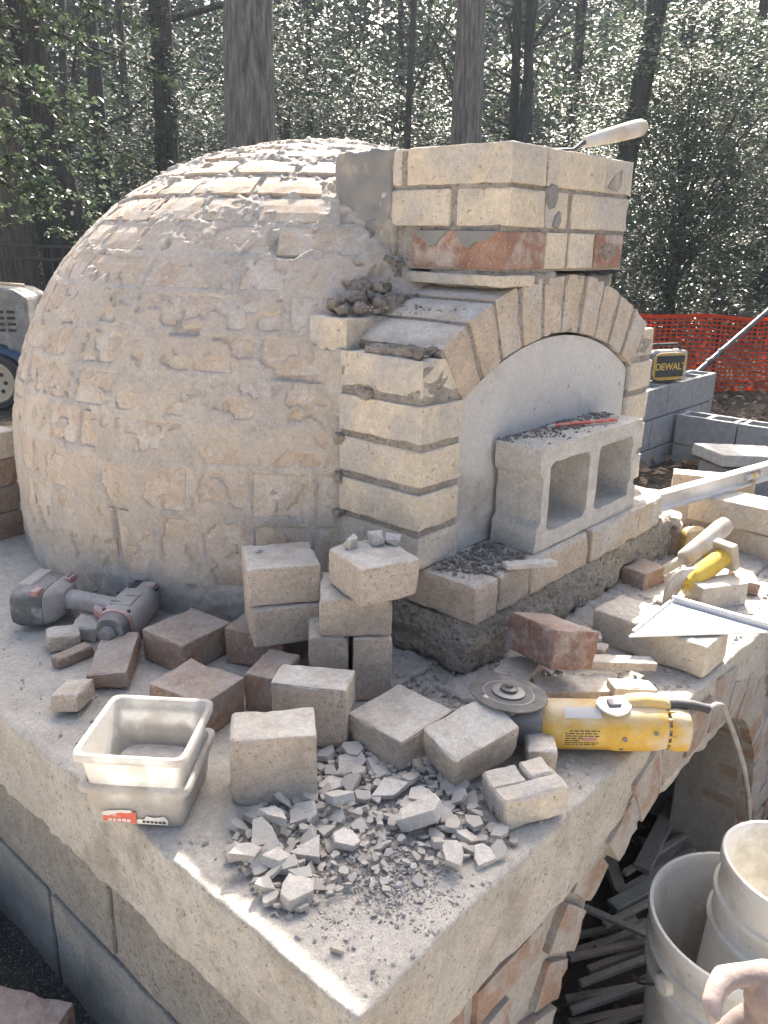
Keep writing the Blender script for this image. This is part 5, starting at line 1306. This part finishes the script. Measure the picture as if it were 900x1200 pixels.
def tree(name, label, x, y, dia, h, bark, seed, lean=(0, 0), nbr=7, blen=1.6, zlow=2.6, crown=None, cmat='leaffar', cat='tree', group='trees behind the oven'):
    t = empty(name, (x, y, GZ - .03), 0, label, cat, group); r0 = dia / 2
    rr = random.Random(seed)
    vf = trunk_vf((0, 0, 0), (lean[0], lean[1], h), r0, r0 * .55, 22, 26 if dia > .3 else 14, seed)
    mesh_part('trunk', vf, bark, t, auto=80)
    if nbr:
        br_ = []
        for k in range(nbr):
            z = zlow + (h - zlow) * (k + rr.random()) / nbr; a = rr.uniform(0, 6.28); tt = z / h
            p0 = Vector((lean[0] * tt, lean[1] * tt, z)); p1 = p0 + Vector((math.cos(a), math.sin(a), .35)) * blen * .5; p2 = p0 + Vector((math.cos(a + .3), math.sin(a + .3), .75)) * blen * rr.uniform(.8, 1.1)
            br_.append(([p0, p1, p2], [r0 * .28, r0 * .18, r0 * .06]))
            for s in range(3):
                q0 = p1.lerp(p2, rr.uniform(0, .9)); q1 = q0 + Vector((rr.uniform(-1, 1), rr.uniform(-1, 1), rr.uniform(-.1, .8))) * blen * .4; br_.append(([q0, q0.lerp(q1, .5) + Vector((0, 0, .05)), q1], [r0 * .10, r0 * .06, r0 * .02]))
        mesh_part('branches', twigs(br_), bark, t, auto=80)
    if crown:
        c, r, ncl, nl, size, clr = crown
        P, N, D, S, tone, C = cloud(c, r, ncl, nl, size, clr, rot=name == 'holly_tree')
        if cat == 'tree' and name == 'holly_tree': t.rotation_euler.z = R_(41)
        link('crown', leaves_mesh('crown', P, N, D, S, tone), cmat, t)
        limbs = []
        for k in range(0, ncl, 9):
            p1 = Vector(C[k]); p0 = Vector((0, 0, max(.3, p1.z * .55))); limbs.append(([p0, p0.lerp(p1, .5) + Vector((0, 0, .12)), p1], [r0 * .35 + .006, .010, .004]))
        mesh_part('limbs', twigs(limbs), bark, t, auto=80)
    return t
tree('tree', 'thick straight grey-barked trunk rising right behind the dome', 3.82, 5.05, .50, 6.6, 'bark', 1, (.08, -.05), 6, 1.8, 4.2)
tree('tree', 'straight grey trunk rising behind the left half of the flue', 6.21, 4.61, .375, 6.0, 'bark', 2, (.0, -.05), 6, 1.6, 4.2)
tree('tree', 'dark leaning trunk behind the trowel', 8.05, 4.02, .275, 7.4, 'barkdark', 3, (.6, -.55), 6, 1.6, 4)
tree('tree', 'broad dark trunk at the far left edge', 3.75, 9.60, .70, 8, 'barkbrown', 4, (.0, .1), 6, 1.8, 3.4)
tree('tree', 'dark trunk just right of the broad one at the left edge', 4.40, 9.68, .44, 8, 'barkdark', 5, (-.1, .1), 6, 1.6, 3.2)
tree('tree', 'slender crooked dark trunk in the gap of sky at the left', 4.75, 9.30, .20, 7, 'barkdark', 6, (-.7, .5), 9, 2.0, 2)
tree('tree', 'slender upright trunk between the crooked one and the ivied trunk', 5.41, 10.04, .24, 7.4, 'barkdark', 7, (-.1, .0), 9, 2.0, 2.2)
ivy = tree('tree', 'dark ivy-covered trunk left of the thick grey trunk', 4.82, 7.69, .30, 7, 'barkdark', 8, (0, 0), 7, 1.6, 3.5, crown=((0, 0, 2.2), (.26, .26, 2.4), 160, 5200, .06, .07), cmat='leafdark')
tree('tree', 'thin dark trunk left of the pair behind the flue', 10.7, 7.08, .18, 7, 'barkdark', 9, (.0, .0), 9, 2.0, 2.4)
tree('tree', 'thin dark trunk right of the pair behind the flue', 10.96, 6.85, .20, 7, 'barkdark', 10, (-.1, .2), 9, 2.0, 2.2)
tree('tree', 'thin straight trunk midway between the two grey trunks', 8.12, 6.98, .115, 6.5, 'barkdark', 11, (0, 0), 9, 1.5, 1.8)
tree('tree', 'thinnest trunk right of the thick grey trunk', 7.96, 8.67, .10, 6.5, 'barkdark', 12, (0, 0), 9, 1.5, 1.8)
tree('tree', 'thin far trunk left of the dark leaning trunk', 13.0, 7.5, .15, 8, 'barkdark', 13, (.2, 0), 10, 2.2, 2.5)
tree('tree', 'thin far trunk above the holly on the right', 13.39, 5.54, .18, 8, 'barkdark', 14, (0, 0), 10, 2.2, 2.5)
tree('tree', 'far trunk near the top right of the woods', 12.6, 4.2, .2, 8, 'barkdark', 16, (.1, 0), 10, 2.2, 2.5)
tree('tree', 'thin far trunk left of the ivied trunk', 6.82, 11.47, .15, 8, 'barkdark', 15, (0, .2), 10, 2.2, 2.5)
G2 = 'evergreen hollies behind the oven'
tree('holly_tree', 'dense glossy holly at the right behind the orange fence', 8.75, 3.35, .12, 2.6, 'barkdark', 21, (0, 0), 0, crown=((0, 0, 2.15), (.60, 1.35, 2.15), 420, 26000, .062, .13), cmat='holly', group=G2)
tree('holly_tree', 'glossy holly cut by the right edge of the picture', 9.2, 1.3, .12, 2.6, 'barkdark', 22, (0, 0), 0, crown=((0, 0, 2.3), (.62, 1.40, 2.3), 420, 24000, .062, .14), cmat='holly', group=G2)
tree('holly_tree', 'rounded holly under the dark leaning trunk', 9.2, 5.0, .10, 2.2, 'barkdark', 23, (0, 0), 0, crown=((0, 0, 1.5), (.55, 1.3, 1.5), 280, 14000, .064, .14), cmat='holly', group=G2)
tree('holly_tree', 'loose holly behind the flue between the grey trunks', 8.6, 7.2, .10, 2.6, 'barkdark', 24, (0, 0), 0, crown=((0, 0, 1.7), (.7, 1.7, 1.9), 320, 18000, .066, .17), cmat='holly', group=G2)
tree('holly_tree', 'tall loose holly just right of the thick grey trunk', 7.4, 8.6, .10, 3, 'barkdark', 25, (0, 0), 0, crown=((0, 0, 2.1), (.7, 1.6, 2.4), 320, 18000, .068, .18), cmat='holly', group=G2)
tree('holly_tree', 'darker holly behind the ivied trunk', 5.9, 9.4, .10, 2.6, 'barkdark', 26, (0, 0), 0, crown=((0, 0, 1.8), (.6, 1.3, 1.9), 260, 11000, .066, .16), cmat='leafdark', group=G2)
tree('holly_tree', 'tall holly closing the top right of the woods', 13.6, 3.9, .12, 4, 'barkdark', 27, (0, 0), 0, crown=((0, 0, 3.0), (.7, 1.8, 3.0), 380, 20000, .075, .2), cmat='holly', group=G2)
# near holly whose sprays hang in from the left
def near_holly():
    t = empty('holly_tree', (1.15, 5.05, GZ), 0, 'near holly whose leafy sprays hang in from the upper left', 'tree', G2)
    o0 = Vector((0, 0, 0)); off = Vector((1.15, 5.05, GZ))
    mesh_part('trunk', trunk_vf((0, 0, 0), (.1, -.1, 3.2), .07, .04, 14, 12, 31), 'barkdark', t, auto=80)
    ends = [((2.26, 3.80, 1.60), 1.9), ((2.10, 3.98, 1.10), 1.7), ((2.06, 4.01, .86), 1.5), ((1.84, 4.25, .60), 1.2), ((1.95, 4.15, 1.36), 1.8), ((1.70, 4.40, .95), 1.3), ((1.62, 4.50, 1.25), 1.5), ((1.66, 4.45, 1.60), 1.9), ((1.85, 4.20, 1.85), 2.1), ((1.50, 4.60, .72), 1.1), ((2.02, 4.10, .70), 1.35), ((1.55, 4.56, 1.9), 2.1), ((2.15, 3.90, 1.85), 2.2), ((1.45, 4.62, 1.05), 1.3)]
    Ps = []; tw = []; rr = random.Random(77)
    for (e, z0) in ends:
        p0 = Vector((.05, -.05, z0 - GZ)); p2 = Vector(e) - off; p1 = p0.lerp(p2, .55) + Vector((0, 0, .10)); tw.append(([p0, p1, p2], [.014, .008, .003]))
        for k in range(22):
            s = .25 + .75 * (k + rr.random()) / 22; q = (p0.lerp(p1, s / .55) if s < .55 else p1.lerp(p2, (s - .55) / .45))
            tip = q + Vector((rr.uniform(-.16, .18), rr.uniform(-.18, .16), rr.uniform(-.13, .09))); tw.append(([q, q.lerp(tip, .5), tip], [.004, .003, .0015]))
            for j in range(15): Ps.append(q.lerp(tip, rr.uniform(.15, 1.1)) + Vector((rr.gauss(0, .022), rr.gauss(0, .022), rr.gauss(0, .014))))
    P = np.array([list(q) for q in Ps]); n = len(P)
    me = leaves_mesh('foliage', P, rng.normal(size=(n, 3)) * .5 + np.array([0, 0, .8]), rng.normal(size=(n, 3)), .046 * (.6 + .7 * rng.random(n)), np.clip(rng.normal(.55, .22, n), 0, 1), .55)
    link('crown', me, 'holly', t); mesh_part('branches', twigs(tw), 'barkdark', t, auto=80)
near_holly()
# far woods that read as one mass
def woods():
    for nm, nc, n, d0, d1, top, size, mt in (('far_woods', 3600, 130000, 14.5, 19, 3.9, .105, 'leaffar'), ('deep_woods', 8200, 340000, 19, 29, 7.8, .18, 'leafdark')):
        ca = rng.uniform(R_(-8), R_(112), nc); cd = rng.uniform(d0, d1, nc)
        lim = top + 1.2 * np.sin(ca * 9) + 1.0 * np.sin(ca * 23 + 1)
        cz = GZ + (lim - GZ) * rng.random(nc) ** .85
        k = rng.integers(0, nc, n); cl = rng.normal(size=(n, 3)) * np.array([.36, .36, .17])
        P = np.stack([-1 + cd * np.sin(ca), -.8 + cd * np.cos(ca), cz], 1)[k] + cl
        N = rng.normal(size=(n, 3)) * .42 + np.array([-.2, -.2, .9])
        me = leaves_mesh(nm, P, N, rng.normal(size=(n, 3)), size * (.6 + .8 * rng.random(n)), np.clip(rng.normal(.4, .25, n), 0, 1), .6)
        o = link(nm, me, mt); tag(o, 'leafy woods behind the hollies' if nm == 'far_woods' else 'dark deep woods closing the background', 'woods', kind='stuff')
    rr = random.Random(8); tw = []
    for k in range(70):
        aa = rr.uniform(R_(-5), R_(110)); dd = rr.uniform(14, 32); b = Vector((-1 + dd * math.sin(aa), -.8 + dd * math.cos(aa), GZ - .1)); h = rr.uniform(7, 13)
        top = b + Vector((rr.uniform(-.8, .8), rr.uniform(-.8, .8), h)); r0 = rr.uniform(.03, .09); tw.append(([b, b.lerp(top, .5) + Vector((rr.uniform(-.15, .15), 0, 0)), top], [r0, r0 * .8, r0 * .4]))
        for s in range(9):
            q = b.lerp(top, rr.uniform(.25, 1)); e = q + Vector((rr.uniform(-1.6, 1.6), rr.uniform(-1.6, 1.6), rr.uniform(.2, 1.6))); tw.append(([q, q.lerp(e, .5) + Vector((0, 0, .1)), e], [r0 * .3, r0 * .2, r0 * .07]))
    v, f = twigs(tw); o = mesh_part('far_trunks', (v, f), 'barkdark', None, auto=80); tag(o, 'far thin trunks and bare branches among the woods', 'woods', kind='stuff')
woods()
# leaf litter and weeds behind the block wall
n = 5000; P = np.stack([rng.uniform(3, 10, n), rng.uniform(-1, 8, n), GZ + .04 + .05 * rng.random(n)], 1)
o = link('leaf_litter', leaves_mesh('litter', P, rng.normal(size=(n, 3)) * .4 + np.array([0, 0, 1]), rng.normal(size=(n, 3)), .06 + .05 * rng.random(n), rng.random(n), .6), material('dry_leaves', (.16, .11, .07), (.30, .22, .15), 5, .8, 0)); tag(o, 'dry leaves littering the ground beyond the walls', 'leaf litter', kind='stuff')

# ================================================================== PERSON (hand at the lower right)
def hand():
    """one continuous skin: tapered capsules along the bones, fused by a voxel remesh"""
    fwd = Vector((.711, .629, -.315)); c0 = Vector((-1.009, -.815, .713)); rt = Vector((.667, -.745, .019)); up = Vector((.223, .223, .949))
    def W(x, y, Zd): return c0 + (fwd + rt * ((x - 450) / 963.9) + up * ((600 - y) / 963.9)) * Zd
    bones = [[(1180, 1420, .50, .042), (1080, 1320, .56, .036), (1010, 1245, .62, .031), (965, 1212, .645, .031), (928, 1188, .65, .028), (904, 1168, .653, .0215), (896, 1150, .656, .0150)],
             [(904, 1168, .653, .0215), (898, 1144, .655, .0130), (877, 1142, .652, .0096), (862, 1143, .648, .0092), (849, 1147, .642, .0102), (840, 1159, .634, .0086), (835, 1174, .627, .0080), (836, 1188, .622, .0066)],
             [(928, 1190, .65, .026), (910, 1192, .652, .0160), (890, 1189, .656, .0122), (870, 1196, .658, .0106), (850, 1210, .66, .0092)]]
    for k in range(3):
        bones.append([(922 - k * 2, 1180 + 24 * k, .68, .0165), (888 + 4 * k, 1192 + 24 * k, .69, .0118), (870 + 5 * k, 1206 + 24 * k, .685, .0110), (874 + 5 * k, 1222 + 22 * k, .672, .0095)])
    bm = bmesh.new(); ico = bmesh.new(); bmesh.ops.create_icosphere(ico, subdivisions=2, radius=1)
    sv = [v.co.copy() for v in ico.verts]; sf = [[v.index for v in f.verts] for f in ico.faces]; ico.free()
    for ch in bones:
        for (x0, y0, z0, r0), (x1, y1, z1, r1) in zip(ch, ch[1:]):
            A, B = W(x0, y0, z0), W(x1, y1, z1); n = max(2, int((B - A).length / (min(r0, r1) * .35)))
            for i in range(n + 1):
                t = i / n; c = A.lerp(B, t); r = r0 + (r1 - r0) * t; vs = [bm.verts.new(c + q * r) for q in sv]
                for f in sf: bm.faces.new([vs[j] for j in f])
    o = link('person', bm_mesh('hand', bm), 'skin')
    rm = o.modifiers.new('fuse', 'REMESH'); rm.mode = 'VOXEL'; rm.voxel_size = .0016; rm.use_smooth_shade = True
    sm = o.modifiers.new('soften', 'SMOOTH'); sm.iterations = 5; sm.factor = .5
    tag(o, 'bare dusty hand with a bent finger at the lower right corner', 'person')
hand()

# ---- thin spring haze between the trees
bm = bmesh.new(); box_bm(bm, Vector((10, 10, 6.8)), (140, 140, 17.2)); hz = link('haze', bm_mesh('haze', bm))
hm = bpy.data.materials.new('air'); hm.use_nodes = True; hn = hm.node_tree; hn.nodes.remove(hn.nodes['Principled BSDF'])
pv = hn.nodes.new('ShaderNodeVolumePrincipled'); pv.inputs['Color'].default_value = rgb(.72, .86, 1); pv.inputs['Density'].default_value = .0017; pv.inputs['Anisotropy'].default_value = .35
hn.links.new(pv.outputs[0], hn.nodes['Material Output'].inputs['Volume']); hz.data.materials.append(hm)
tag(hz, 'thin pale haze hanging between the trees', 'haze', kind='stuff')
